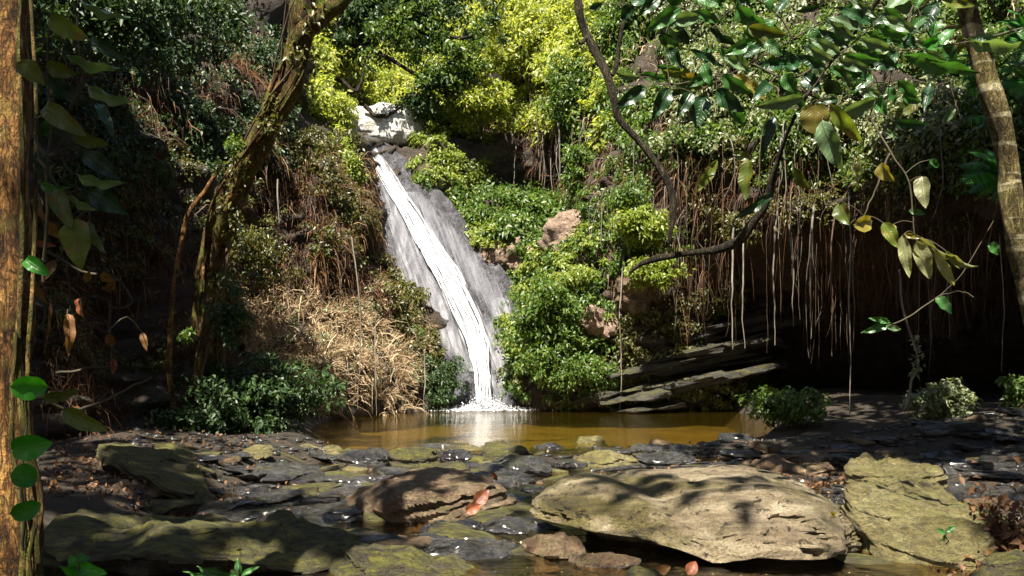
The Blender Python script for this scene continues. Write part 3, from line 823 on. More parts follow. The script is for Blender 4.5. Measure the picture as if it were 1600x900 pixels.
# block boulder at the right
V, Fq = slab_geo(2.36, 5.1, 0.20, 0.46, 0.55, -0.35, 41, 130, 90, 0.42, 0.6, 0.14, -0.03, 0.16, 6, 0.1, 0.25, 0.02, 0.2, terr=.5)
mk("boulder", V, Fq, M['yellow_rock'], sharp=40, label="blocky yellowish boulder to the right of the largest boulder", cat="boulder")

ROCKS = [
 # name, x0, y0, x1, y1, top height, material, label, extra
 ("boulder", 548, 722, 792, 828, .13, 'brown_rock', "rounded tan and brown boulder in midstream with an undercut dark left side", dict(under=.45, e1=.6, facets=3, rough=.09)),
 ("boulder", 1312, 704, 1462, 775, .13, 'yellow_rock', "small yellow boulder with dark hollows just behind the gap between two big boulders", dict(e1=.8, facets=6, rough=.14)),
 ("flat_rock", 70, 790, 480, 905, .05, 'moss_rock', "long brown mossy slab across the bottom left corner beside the trunk", dict(rough=.12, strata=.04, facets=4)),
 ("flat_rock", 290, 806, 590, 910, .03, 'moss_rock', "moss-edged slab sloping down to the right at the bottom left of the stream", dict(rough=.12, tiltx=-.12, facets=4)),
 ("flat_rock", 500, 838, 790, 925, .0, 'moss_rock', "low olive mossy rock cut by the bottom edge left of centre", dict(rough=.12, tiltx=-.06)),
 ("flat_rock", 600, 832, 838, 884, -.04, 'grey_rock', "flat pale grey slab in front of the midstream boulder", dict(facets=6, rough=.05)),
 ("flat_rock", 298, 700, 492, 762, .0, 'grey_rock', "wide wet grey slab at the left end of the rock sill", dict(rough=.06)),
 ("flat_rock", 440, 694, 560, 726, .05, 'yellow_rock', "tan ledge stone at the pool edge left of centre", dict()),
 ("flat_rock", 520, 700, 616, 734, .04, 'grey_rock', "grey ledge stone beside the tan one at the pool edge", dict()),
 ("rock", 606, 698, 694, 734, .06, 'moss_rock', "dark mossy block at the pool edge below the fall's reflection", dict(e1=.35)),
 ("flat_rock", 470, 738, 640, 766, -.02, 'grey_rock', "flat grey stone behind the midstream boulder", dict()),
 ("flat_rock", 640, 718, 740, 752, .04, 'moss_rock', "olive domed stone just behind the midstream boulder", dict(e1=.8)),
 ("rock", 735, 683, 832, 712, .05, 'moss_rock', "dark green domed rock in the pool right of the fall's reflection", dict(e1=.8)),
 ("rock", 690, 694, 742, 712, .03, 'wet_rock', "small black rock at the foot of the fall's reflection", dict()),
 ("rock", 826, 676, 890, 704, .05, 'wet_rock', "black wet rock at the near pool edge right of centre", dict()),
 ("flat_rock", 893, 677, 952, 694, .05, 'yellow_rock', "pale tan flat stone lying in the pool's near edge", dict()),
 ("flat_rock", 978, 680, 1078, 706, .04, 'grey_rock', "light grey flat stone at the pool's near right edge", dict()),
 ("flat_rock", 894, 703, 1006, 734, .04, 'yellow_rock', "long tan ridge-shaped stone behind the largest boulder", dict(e1=.8, rot=-.2)),
 ("flat_rock", 990, 704, 1090, 734, .02, 'grey_rock', "grey layered stone behind the right half of the largest boulder", dict()),
 ("flat_rock", 740, 712, 880, 750, -.02, 'grey_rock', "broad pale slab between midstream boulder and largest boulder", dict()),
 ("flat_rock", 700, 735, 850, 765, -.03, 'grey_rock', "thin pale slab reaching the largest boulder's dark hollow", dict(tiltx=.05)),
 ("rock", 1255, 648, 1335, 698, .10, 'moss_rock', "dark mossy rock leaning on the grey slab by the cave bushes", dict(e1=.6)),
 ("flat_rock", 1292, 654, 1412, 700, .08, 'grey_rock', "broad light grey slab between the two cave bushes", dict(tilty=.05)),
 ("flat_rock", 1515, 686, 1640, 728, .06, 'grey_rock', "grey slab at the right edge below the pale bush", dict()),
 ("flat_rock", 1420, 690, 1520, 722, .03, 'wet_rock', "dark grey slab below the pale bush", dict()),
 ("flat_rock", 1180, 690, 1300, 716, .02, 'brown_rock', "rusty brown slab below the green cave bush", dict()),
 ("flat_rock", 1170, 716, 1330, 748, .0, 'brown_rock', "rusty leaf-stained slab right behind the largest boulder", dict()),
 ("flat_rock", 1450, 720, 1600, 750, .05, 'grey_rock', "grey ledge behind the blocky yellowish boulder", dict()),
 ("flat_rock", 750, 800, 900, 842, -.04, 'wet_rock', "dark wet slab under the largest boulder's left nose", dict()),
 ("flat_rock", 640, 812, 770, 840, -.05, 'wet_rock', "dark slab in shadow below the midstream boulder", dict()),
 ("flat_rock", 330, 762, 480, 800, -.05, 'wet_rock', "black wet slab in the stream above the mossy slab", dict()),
 ("flat_rock", 440, 782, 600, 822, -.05, 'wet_rock', "black glistening slab left of the midstream boulder", dict()),
 ("flat_rock", 120, 744, 300, 800, .08, 'brown_rock', "earthy brown ledge at left under the tilted mossy slabs", dict(strata=.05)),
 ("rock", 820, 832, 915, 878, -.02, 'brown_rock', "brown broken rock in front of the largest boulder's hollow", dict(rough=.12)),
 ("flat_rock", 880, 862, 1010, 896, -.06, 'brown_rock', "reddish flat rock at the bottom in the boulder's shadow", dict()),
 ("rock", 960, 880, 1060, 925, -.03, 'moss_rock', "dark round rock at the bottom edge under the largest boulder", dict(e1=.8)),
 ("rock", 1500, 860, 1680, 960, .14, 'moss_rock', "green mossy rock in the bottom right corner", dict(e1=.8, tiltx=.12)),
 ("rock", 250, 690, 330, 712, .08, 'wet_rock', "dark rock under the big dark bush at left", dict()),
]
for i, (nm, x0, y0, x1, y1, h, m, lab, ex) in enumerate(ROCKS):
    k = dict(nseg=96, nring=50); k.update(ex)
    rockbb(nm, x0, y0, x1, y1, h, M[m], lab, "boulder" if nm == "boulder" else "rock", None, 20 + i, **k)

# two tilted mossy slabs on the left bank
for i, (p0, p1, p2, th_, lab) in enumerate([
    ((128, 688, 7.2), (268, 778, 6.2), (232, 690, 7.9), .13, "large tilted mossy slab leaning against the left bank"),
    ((225, 690, 7.4), (296, 742, 6.9), (268, 684, 8.2), .08, "small tilted mossy slab behind the large leaning one")]):
    a0, a1, a2 = P(*p0), P(*p1), P(*p2)
    ux = a1 - a0; vx = a2 - a0; nrm_ = np.cross(ux, vx); nrm_ /= np.linalg.norm(nrm_)
    V, Fq = slab_geo(0, 0, .5, .5, .5, -.5, 90 + i, 60, 34, .28, .5, .08, facets=4, out=.12, strata=.0)
    W = a0 + ux * 0.5 + vx * 0.5 + V[:, :1] * 1.05 * ux + V[:, 1:2] * vx + V[:, 2:] * nrm_ * th_ - np.array([0, 0, .03])
    W = W + 0.025 * fbm(np.stack([W[:, 0] * 3, W[:, 1] * 9, W[:, 2] * 9], -1), 3, 5)[:, None] * nrm_
    mk("flat_rock", W, Fq, M['moss_rock'], sharp=40, label=lab, cat="rock")

# loose flat stones over the sill and the stream bed
protos = []
for k in range(10):
    V, Fq = slab_geo(0, 0, .5, 1.0, .62, -.5, 200 + k, 22, 12, .3, .5, .10, facets=13, out=.30, strata=.0, terr=.8)
    protos.append((V, Fq))
stone_me = {}
def stone(x, y, z, a, h, rz, mat, kidx):
    key = (kidx, mat)
    if key not in stone_me:
        V, Fq = protos[kidx]
        me = raw_mesh("stone", V, Fq, M[mat]); me.set_sharp_from_angle(angle=R(35))
        stone_me[key] = me
    o = link("stone", stone_me[key], (x, y, z))
    o.rotation_euler = (rng.normal(0, .10), rng.normal(0, .12), rz)
    o.scale = (a, a, h)
    return o
cnt = 0
while cnt < 298:
    d = 10.3 - 5.6 * rng.random() ** 1.3
    px = rng.uniform(240, 1640)
    if d > 8.8: px = rng.uniform(430, 1640)
    if d > 9.6 and px < 1180: px = rng.uniform(560, 1180)
    x = (px - 800) / F * d; wz = float(water_z(0, np.array(d)))
    if (x - 1.12) ** 2 / 1.0 + (d - 5.6) ** 2 / 0.8 < 1: continue
    a = rng.uniform(.05, .20) * (0.7 + rng.random()); h = a * rng.uniform(.22, .55)
    g = float(ground_z(np.array(x), np.array(d)))
    z = max(g, wz - 0.03) + h * 0.12
    if x > 1.5 and d > 6.3:
        m = rng.choice(['grey_rock', 'brown_rock', 'grey_rock', 'wet_rock']); lab = "small flat stone in the rubble on the right shore"; grp = "stones of the right shore rubble"
    elif d > 8.4:
        m = rng.choice(['grey_rock', 'moss_rock', 'wet_rock', 'yellow_rock']); lab = "small stone lying along the pool's near edge"; grp = "stones along the pool edge"
    else:
        m = rng.choice(['wet_rock', 'grey_rock', 'wet_rock', 'moss_rock', 'brown_rock']); lab = "small wet stone among the boulders of the stream"; grp = "stones among the stream boulders"
    o = stone(x, d, z, a, h, rng.normal(0, .55) + 3.14 * (rng.random() < .5), str(m), int(rng.integers(10)))
    cw = {'grey_rock': 'grey', 'brown_rock': 'brown', 'wet_rock': 'black wet', 'moss_rock': 'mossy', 'yellow_rock': 'tan'}[str(m)]
    tag(o, lab.replace("small", "small " + cw, 1).replace("wet wet", "wet").replace("mossy wet", "mossy").replace("grey wet", "grey").replace("brown wet", "brown"), "stone", cw + " " + grp)
    cnt += 1
cnt = 0
while cnt < 110:               # thin slabs of layered rock
    d = rng.uniform(4.9, 9.5); px = rng.uniform(270, 1640)
    if d > 8.7: px = rng.uniform(440, 1640)
    x = (px - 800) / F * d; wz = float(water_z(0, np.array(d)))
    if (x - 1.12) ** 2 / 1.1 + (d - 5.6) ** 2 / 0.9 < 1 or (x - 2.36) ** 2 + (d - 5.1) ** 2 < .3: continue
    a = rng.uniform(.14, .36); h = rng.uniform(.05, .10)
    z = max(float(ground_z(np.array(x), np.array(d))), wz - 0.02) + .012
    m = str(rng.choice(['wet_rock', 'grey_rock', 'wet_rock', 'moss_rock']))
    o = stone(x, d, z, a, h, rng.normal(.1, .35) + 3.14 * (rng.random() < .5), m, int(rng.integers(10)))
    o.name = "flat_rock"; o.rotation_euler[0] = rng.normal(.05, .06); o.rotation_euler[1] = rng.normal(-.05, .08)
    cw = {'grey_rock': 'grey', 'wet_rock': 'black wet', 'moss_rock': 'mossy'}[m]
    pl = "on the right shore" if x > 1.5 else ("by the pool's near edge" if d > 8 else "in the stream left of the largest boulder")
    tag(o, "thin " + cw + " slab of layered rock " + pl, "rock", cw + " thin slabs " + pl)
    cnt += 1
# gravel
n = 5200
d = 10.2 - 5.8 * rng.random(n); px = rng.uniform(200, 1640, n); x = (px - 800) / F * d
g = np.maximum(ground_z(x, d), -0.16)
r_ = 0.012 + 0.045 * rng.random(n) ** 2
V = (np.stack([x, d, g + 0.004], -1)[:, None, :] + (octa[None] * (0.6 + 0.8 * rng.random((n, 6, 1)))) * r_[:, None, None] * np.array([1.7, 1.1, .5])).reshape(-1, 3)
mk("gravel", V, (np.arange(n)[:, None, None] * 6 + of[None]).reshape(-1, 3), M['grey_rock'], smooth=False, label="small gravel strewn between the stream rocks", cat="gravel", kind='stuff')

# layered rock ledges on the right cliff (pieces of the cliff)
_l = np.random.default_rng(23)
LEDGE = []
for k in range(26):
    f = k / 25.0
    yb = 640 - 150 * f + _l.normal(0, 5); xs_ = 885 + 190 * f + _l.uniform(-20, 110)
    ln = _l.uniform(120, 250); sl_p = _l.uniform(.20, .42) * (0.45 + .55 * f)
    LEDGE.append((xs_, yb, xs_ + ln, yb - ln * sl_p, 16.4 + 1.15 * f + _l.normal(0, .15)))
for i, (x0, y0, x1, y1, d) in enumerate(LEDGE):
    p0, p1 = P(x0, y0, d), P(x1, y1, d + .2)
    L = np.linalg.norm(p1 - p0); ang_ = math.atan2(p1[2] - p0[2], p1[0] - p0[0])
    V, Fq = slab_geo(0, 0, .055, L / 2 * 1.05, .55, -.055, 300 + i, 44, 16, .35, .5, .14, facets=5, out=.2, strata=.05, terr=.6)
    c_, s_ = math.cos(ang_), math.sin(ang_)
    V = np.stack([V[:, 0] * c_ - V[:, 2] * s_, V[:, 1], V[:, 0] * s_ + V[:, 2] * c_], -1) + (p0 + p1) / 2
    b = base_of(V); me = raw_mesh("rock_ledge", V - b, Fq, M['ledge']); me.set_sharp_from_angle(angle=R(38))
    link("rock_ledge", me, b, cliff)
# paler rocks showing through on the slopes
for i, (px, py, d, a, b, h, m, lab) in enumerate([
    (602, 196, 22.2, .98, .6, 1.0, 'white_rock', "pale sunlit stone block above the head of the waterfall"),
    (650, 222, 22.6, .55, .4, .35, 'white_rock', "small pale stone ledge right of the waterfall's head"),
    (530, 190, 21.0, .45, .4, .9, 'white_rock', "pale stone showing through leaves left of the waterfall's head"),
    (893, 382, 18.75, .60, .5, 1.2, 'pink_rock', "pinkish brown rock knob beside the slope of broad green plants"),
    (930, 505, 16.95, .42, .4, .6, 'pink_rock', "mauve brown rock behind the round green bush by the fall"),
    (1000, 455, 16.75, .50, .4, .9, 'brown_rock', "reddish brown earth bulge under the dark curved bough"),
    (800, 408, 19.6, .85, .6, .8, 'pink_rock', "orange brown rock shelf under the slope of broad green plants"),
    ]):
    c = P(px, py, d)
    V, Fq = slab_geo(c[0], c[1], c[2] + h / 2, a, b, c[2] - h / 2, 400 + i, 80, 50, .7, .8, .14 if m == 'white_rock' else .3, facets=5, strata=.02, terr=0)
    mk("rock", V, Fq, M[m], sharp=40, label=lab, cat="rock")

GAPS = [(.95, 5.0, .26), (1.35, 5.45, .14), (.55, 5.3, .16), (1.75, 5.3, .2), (1.5, 4.8, .26), (1.2, 5.9, .14), (.45, 5.8, .12), (-1.9, 4.9, .28), (-1.3, 4.6, .28), (-2.3, 5.3, .25), (-.9, 4.5, .26), (4.4, 8.9, .6), (5.0, 9.6, .5), (4.2, 8.0, .45), (3.9, 7.4, .3), (2.4, 6.1, .55), (1.5, 6.25, .45), (3.2, 6.2, .5), (1.9, 6.8, .4), (2.3, 5.2, .35), (-.2, 6.2, .35), (0.4, 5.6, .25), (2.6, 9.5, .4), (-2.9, 6.4, .25), (-1.6, 5.1, .25), (-1.75, 3.0, .45), (-1.5, 3.6, .4), (-1.3, 4.1, .35), (4.3, 10.8, .4), (-.9, 9.2, .4), (.8, 8.8, .4)]  # holes cut into the crowns overhead to let sun onto chosen spots
GAPS += [(-1.0, 5.6, .3), (-1.9, 6.9, .35), (-2.4, 7.6, .3), (-.2, 8.2, .4), (.9, 7.4, .4), (.1, 4.9, .25), (-.5, 5.2, .25), (1.9, 7.6, .4), (3.1, 9.6, .4), (2.35, 5.2, .4), (2.5, 8.0, .5), (3.3, 8.6, .45), (4.2, 9.3, .45), (2.9, 7.2, .4), (-2.8, 15.2, 1.7), (-1.2, 16.5, 2.0), (-3.0, 12.3, .5), (-2.3, 12.8, .5), (-1.8, 13.2, .5), (-.6, 7.2, .4), (-1.4, 6.5, .3), (.3, 4.6, .25), (-1.5, 8.0, .35)]
_g = np.random.default_rng(17)
GAPS += [(_g.uniform(-4, 5), _g.uniform(4.2, 12), _g.uniform(.10, .30)) for _ in range(85)]
def sunny(pts):
    """drop crown leaves so that the sun reaches the chosen spots"""
    s_ = np.array(sun_to); gx = pts[:, 0] - s_[0] / s_[2] * pts[:, 2]; gy = pts[:, 1] - s_[1] / s_[2] * pts[:, 2]
    keep = np.ones(len(pts), bool)
    for hx, hy, hr in GAPS: keep &= ((gx - hx) ** 2 + (gy - hy) ** 2) > hr ** 2
    return keep

# ------------------------------------------------------------------ trees
def path3(pts): return np.array([P(*p) for p in pts])
# trunk at the left edge
t = empty("tree", P(10, 905, 2.95), label="thick orange-barked tree trunk filling the left edge", cat="tree")
V, Fq = tube(path3([(2, 1050, 3.0), (6, 900, 3.0), (10, 700, 3.0), (8, 450, 3.0), (4, 200, 3.02), (8, 0, 3.05), (14, -300, 3.1), (20, -1500, 3.3), (10, -3000, 3.6)]), np.array([.14, .105, .088, .08, .08, .085, .09, .1, .1]), 36, 120, 0.015, 5, 0.22)
mk("trunk", V, Fq, M['bark_orange'], t)
for k, pts in enumerate([[(52, 1000, 2.92), (44, 760, 2.9), (30, 560, 2.92), (36, 300, 2.93), (30, 60, 2.95), (40, -60, 2.95)], [(70, 1000, 2.9), (58, 850, 2.88), (62, 780, 2.9), (44, 640, 2.9), (50, 420, 2.92), (56, 200, 2.93), (48, -40, 2.95)],
                         [(30, 1000, 2.86), (36, 830, 2.85), (18, 700, 2.88), (24, 520, 2.9)], [(58, 1000, 2.85), (46, 880, 2.86), (52, 800, 2.88), (34, 690, 2.9)]]):
    V, Fq = tube(path3(pts), [.016, .010, .008, .006], 7, 50, 0.006, k, .1); mk("aerial_root", V, Fq, M['bark_moss'], t)
# leaning tree on the left bank
t = empty("tree", P(320, 655, 11.3), label="leaning mossy tree with forked top on the left bank", cat="tree")
V, Fq = tube(path3([(300, 720, 11.3), (316, 620, 11.3), (322, 500, 11.3), (335, 400, 11.2), (362, 300, 11.0), (410, 215, 10.8), (447, 130, 10.6), (468, 50, 10.5), (476, -20, 10.4), (490, -300, 10.4), (480, -700, 10.6)]), np.array([.32, .26, .23, .20, .19, .185, .175, .17, .17, .15, .08]) * .82, 26, 110, .05, 3, .14)
mk("trunk", V, Fq, M['bark_moss'], t)
V, Fq = tube(path3([(462, 70, 10.45), (500, 30, 10.3), (540, -10, 10.2), (600, -120, 10.0), (700, -300, 9.8)]), [.12, .11, .09, .07, .04], 14, 50, .03, 4, .15); mk("limb", V, Fq, M['bark_moss'], t)
V, Fq = tube(path3([(300, 700, 11.0), (330, 470, 10.9), (352, 330, 10.8), (392, 240, 10.6), (412, 165, 10.5), (440, 90, 10.45)]), [.06, .055, .05, .05, .04, .02], 10, 60, .04, 6, .2); mk("climbing_stem", V, Fq, M['bark_moss'], t)
V, Fq = tube(path3([(268, 640, 10.6), (262, 560, 10.6), (272, 440, 10.6), (300, 330, 10.7), (345, 260, 10.8)]), [.04, .035, .03, .02], 8, 50, .03, 7, .2); mk("climbing_stem", V, Fq, M['bark_orange'], t)
cc = ellipsoid_pts(290, (-6.8, 9.0, 8.8), 3.4, 4.0, 1.5, 31, .1)  # crown out of view, set to the left and widened to shade the bank
cp = clumps(cc, 60, .6, 31); cp = cp[sunny(cp)]
foliage("crown", cp, .24, M['leaf_dark'], t, 31)
lp = catmull(path3([(306, 660, 11.1), (320, 560, 11.1), (328, 450, 11.0), (345, 350, 10.9), (380, 265, 10.7), (430, 170, 10.5), (462, 70, 10.3), (474, -20, 10.2)]), 70)
lp = lp + rng.normal(0, .07, lp.shape) + np.array([.05, -.05, 0])
cl_ = clumps(lp[fbm(lp * 1.6, 2, 5) > -.12], 22, .14, 36, 1.2)
foliage("ivy", cl_, .075, M['leaf_olive'], t, 36)
for k in range(5):
    ph_ = rng.uniform(0, 6); q_ = catmull(path3([(310, 650, 11.1), (326, 470, 11.0), (350, 335, 10.9), (405, 222, 10.7), (452, 110, 10.45), (472, 0, 10.3)]), 60)
    an_ = ph_ + np.linspace(0, 5 + k, 60)
    q_ = q_ + np.stack([np.cos(an_) * .17, np.sin(an_) * .17, an_ * 0], -1)
    V, Fq = tube(q_, [.018, .014, .012, .008], 6, None, .03, k, .1); mk("climbing_stem", V, Fq, M['bark_moss' if k % 2 else 'root_dark'], t)
# slender ringed trunk on the right
t = empty("tree", P(1640, 640, 6.6), label="slender pale ringed tree trunk leaning along the right edge", cat="tree")
V, Fq = tube(path3([(1655, 760, 6.7), (1640, 600, 6.7), (1606, 450, 6.6), (1583, 350, 6.5), (1572, 260, 6.5), (1550, 160, 6.4), (1526, 70, 6.4), (1510, -10, 6.3), (1480, -200, 6.2), (1430, -600, 6.1)]), np.array([.10, .095, .085, .08, .08, .075, .07, .065, .06, .04]), 18, 120, .02, 8, .12)
mk("trunk", V, Fq, M['bark_pale'], t)
cc = ellipsoid_pts(90, P(1400, -700, 6.0), 2.2, 2.0, .9, 33, .2)
foliage("crown", clumps(cc, 60, .5, 33), .2, M['leaf_mid'], t, 33)
V, Fq = tube(path3([(1570, 30, 6.6), (1545, 0, 6.6), (1530, -60, 6.5)]), [.012, .016, .02], 8, 14); mk("limb", V, Fq, M['bark_pale'], t)
# tree in the middle, its dark crown hanging over the head of the falls
t = empty("tree", P(690, -160, 22.80) * np.array([1, 1, 0]) + np.array([-4.6, 0, 6.8]), label="dark green tree crown hanging over the head of the waterfall", cat="tree")
V, Fq = tube(np.array([P(455, 200, 22.80), P(480, 140, 22.56), P(520, 60, 22.32), P(580, -40, 22.20), P(650, -160, 22.20)]), [.22, .2, .18, .14, .1], 12, 40, .08, 9, .15); mk("trunk", V, Fq, M['bark_dark'], t)
for k, pts in enumerate([[(480, 170, 21.96), (515, 155, 21.96), (548, 145, 21.96), (565, 128, 21.84), (572, 90, 21.84)], [(495, 128, 21.84), (530, 125, 21.84), (556, 142, 21.84), (568, 120, 21.84)], [(500, 160, 21.84), (497, 128, 21.84), (485, 118, 21.84)],
                         [(570, 165, 21.72), (585, 180, 21.72), (606, 180, 21.72), (628, 165, 21.72)], [(600, 60, 22.08), (660, 40, 21.84), (720, 60, 21.60), (760, 40, 21.60)], [(520, 60, 22.20), (580, 80, 21.84), (640, 110, 21.60), (690, 140, 21.60)]]):
    V, Fq = tube(path3(pts), [.06, .05, .045, .02], 7, 26, .03, k); mk("limb", V, Fq, M['bark_dark'], t)
cc = np.concatenate([ellipsoid_pts(130, P(655, 20, 22.08), 2.10, 0.80, 1.50, 35, .15), ellipsoid_pts(30, P(700, 125, 21.84), 0.84, 0.40, 0.54, 36, .1), ellipsoid_pts(40, P(560, 20, 22.08), 1.08, 0.64, 1.08, 37, .2), ellipsoid_pts(16, P(655, 165, 21.96), 0.48, 0.32, 0.34, 38, .1)])
foliage("crown", clumps(cc, 100, .34, 35), .11, M['leaf_dark'], t, 35, up=.3)
cc = np.concatenate([ellipsoid_pts(60, P(640, 10, 21.60), 2.04, 0.72, 1.44, 39, .6), ellipsoid_pts(24, P(700, 110, 21.48), 0.84, 0.32, 0.48, 40, .5), ellipsoid_pts(50, P(660, 20, 21.24), 1.92, 0.48, 1.44, 41, .6)])
foliage("glint_sprays", clumps(cc[::2], 64, .26, 39), .105, M['leaf_mid'], t, 39)  # paler leaves in front paint the lit glints on the dark crown

# dark bare bough hanging from the top and its low arm
t = empty("branch", P(905, -60, 6.2), label="dark crooked bough hanging from the top right of centre", cat="branch")
V, Fq = tube(path3([(890, -160, 6.4), (903, -20, 6.2), (916, 45, 6.2), (940, 95, 6.15), (956, 140, 6.1), (968, 180, 6.1), (1000, 222, 6.1), (1032, 262, 6.1), (1052, 305, 6.1), (1052, 345, 6.1), (1044, 380, 6.1)]), np.array([.05, .045, .042, .04, .04, .038, .036, .036, .034, .03, .016]) * .72, 12, 90, .02, 2, .18)
mk("limb", V, Fq, M['bark_dark'], t)
V, Fq = tube(path3([(958, 118, 6.1), (968, 70, 6.1), (974, 20, 6.1), (975, -40, 6.1)]), [.016, .013, .012], 8, 24, .01, 3); mk("twig", V, Fq, M['bark_dark'], t)
V, Fq = tube(path3([(915, 60, 6.15), (908, 68, 6.12), (902, 62, 6.1)]), [.018, .012, .006], 7, 10); mk("stub", V, Fq, M['bark_dark'], t)
t = empty("branch", P(990, 418, 6.4), label="low dark bough curving up to the right in front of the cliff", cat="branch")
V, Fq = tube(path3([(985, 424, 6.5), (1010, 408, 6.4), (1045, 398, 6.35), (1085, 390, 6.3), (1130, 385, 6.2), (1165, 362, 6.1), (1192, 325, 6.0), (1208, 270, 5.9), (1235, 200, 5.7), (1275, 130, 5.4), (1330, 60, 5.1), (1380, -20, 4.9), (1420, -120, 4.8)]), np.array([.012, .025, .028, .03, .036, .04, .036, .026, .016, .012, .012, .012, .012]) * .85, 12, 110, .025, 5, .2)
mk("limb", V, Fq, M['bark_dark'], t)

# ------------------------------------------------------------------ large single leaves
def leaf_mesh(name, mat, wid, shape, curl=0.18, fold=0.22, wave=0.05, seed=0):
    n = 11
    tt = np.linspace(0, 1, n)
    if shape == 'lance': w = np.sin(np.pi * np.clip(tt, 0, 1) ** 0.85) ** 0.9
    elif shape == 'round': w = np.sqrt(np.clip(1 - (2 * tt - 1) ** 2, 0, 1)) * (1 + .15 * (1 - tt))
    else: w = np.sin(np.pi * tt ** 0.75) ** 0.75 * (1 - .1 * tt)
    w[0] = 0.05; w[-1] = 0.0 if shape != 'round' else 0.12
    s = np.array([-1, -0.5, 0, 0.5, 1])
    X = w[:, None] * s[None, :] * wid * 0.5
    Yv = np.repeat(tt[:, None], 5, 1)
    Z = np.abs(X) * fold * 2 - curl * tt[:, None] ** 2 + wave * np.sin(tt[:, None] * 14 + seed) * np.abs(s)[None, :]
    return raw_mesh(name, np.stack([X, Yv, Z], -1).reshape(-1, 3), grid_faces(n, 5), mat)
LM = {}
def big_leaf(parent, base, tip, wpx, d, mat, shape='oval', roll=0.0, tilt=0.0, curl=0.2, fold=0.28, label=None):
    b = P(base[0], base[1], d); e = P(tip[0], tip[1], d + tilt)
    L = np.linalg.norm(e - b)
    wid = (wpx / F * d) / L
    ck = abs(math.cos(roll)); wid = wid / max(ck, .35)
    key = (mat, shape, round(wid * 10), round(curl * 10), round(fold * 10))
    if key not in LM:
        LM[key] = leaf_mesh("leaf", M[mat], round(wid * 10) / 10, shape, curl, fold, seed=len(LM))
    yv = Vector(e - b).normalized()
    tocam = Vector(-(b - np.array([0, 0, CAMZ]))).normalized()
    zv = (tocam - yv * tocam.dot(yv)).normalized()
    zv = Matrix.Rotation(roll, 3, yv) @ zv
    xv = yv.cross(zv)
    o = link("leaf", LM[key], (0, 0, 0))
    mw = Matrix.Identity(4)
    for i, c in enumerate((xv, yv, zv)):
        for r_i in range(3): mw[r_i][i] = c[r_i] * L
    mw.translation = Vector(b)
    o.parent = parent
    o.matrix_parent_inverse = Matrix.Translation(parent.location).inverted()
    o.matrix_basis = mw
    if label: o["label"] = label
    return o

def leafy(name, label, cat, base, stems, lv, stem_mat='twig', srad=.006):
    t_ = empty(name, P(*base), label=label, cat=cat)
    for k, sp in enumerate(stems):
        r0 = srad
        V, Fq = tube(path3(sp), [r0, r0 * .8, r0 * .45], 6, 26, .006, k)
        mk("stem", V, Fq, M[stem_mat], t_)
    smp = np.concatenate([catmull(path3(sp), 30) for sp in stems]); mp_ = MB()
    for l in lv:
        big_leaf(t_, *l[:5], **(l[5] if len(l) > 5 else {}))
        b_ = P(l[0][0], l[0][1], l[3]); dd_ = np.linalg.norm(smp - b_, axis=1); q_ = smp[dd_.argmin()]
        if 0.004 < dd_.min() < .6:
            mp_.add(*tube(np.array([q_, (q_ + b_) / 2 + np.array([0, 0, .12 * dd_.min()]), b_]), [srad * .5, srad * .4, srad * .35], 5, 7))
    if mp_.n: mp_.build("petioles", M[stem_mat], t_, kind='stuff')
    return t_
def lv(x0, y0, x1, y1, w, d, m, shape='oval', roll=None, **k):
    k.update(mat=m, shape=shape, roll=rng.normal(0, .35) if roll is None else roll, tilt=k.get('tilt', rng.normal(0, .04)))
    return ((x0, y0), (x1, y1), w, d, k.pop('mat'), k)

# climbing plant on the left trunk: long leaves above
leafy("climbing_vine", "climbing vine with long oval leaves beside the left trunk, upper part", "vine", (70, 420, 2.8),
  [[(70, 440, 2.8), (72, 300, 2.78), (80, 200, 2.75), (74, 90, 2.75), (90, -30, 2.75)], [(112, 170, 2.75), (128, 120, 2.75), (118, 30, 2.75), (108, -20, 2.75)], [(47, 190, 2.78), (62, 230, 2.75), (84, 240, 2.74), (88, 234, 2.74)], [(60, 250, 2.8), (100, 300, 2.78), (140, 330, 2.76)]],
  [lv(77, 28, 134, 62, 34, 2.72, 'L_olive', roll=.2), lv(128, 2, 200, 38, 12, 2.7, 'L_grey', 'lance', 1.1), lv(28, 98, 70, 130, 30, 2.7, 'L_olive', roll=-.3), lv(72, 100, 118, 118, 24, 2.74, 'L_olive', roll=.4),
   lv(104, 84, 182, 117, 16, 2.7, 'L_grey', 'lance', 1.0), lv(140, 60, 192, 92, 24, 2.8, 'L_dark', roll=.3), lv(133, 131, 193, 169, 14, 2.7, 'L_grey', 'lance', 1.0), lv(70, 166, 125, 207, 30, 2.7, 'L_olive', roll=.1),
   lv(112, 208, 168, 230, 22, 2.72, 'L_olive', roll=.5), lv(78, 120, 112, 158, 30, 2.8, 'L_dark'), lv(95, 130, 118, 160, 26, 2.82, 'L_dark'), lv(118, 272, 184, 296, 15, 2.7, 'L_grey', 'lance', .9), lv(130, 240, 185, 276, 28, 2.8, 'L_dark'),
   lv(58, 284, 96, 300, 12, 2.7, 'L_green', 'lance', .9), lv(86, 296, 106, 350, 32, 2.72, 'L_olive', roll=.2), lv(108, 305, 145, 332, 12, 2.7, 'L_grey', 'lance', 1.0), lv(120, 342, 122, 418, 46, 2.7, 'L_olive', roll=.3, curl=.2), lv(140, 345, 156, 395, 14, 2.72, 'L_grey', 'lance', .9),
   lv(60, 235, 74, 290, 24, 2.84, 'L_dark'), lv(140, 300, 195, 332, 36, 2.85, 'L_dark'), lv(40, 405, 74, 428, 24, 2.72, 'L_vivid'), lv(96, 180, 60, 215, 24, 2.85, 'L_dark'), lv(150, 160, 178, 205, 18, 2.86, 'L_dark')])
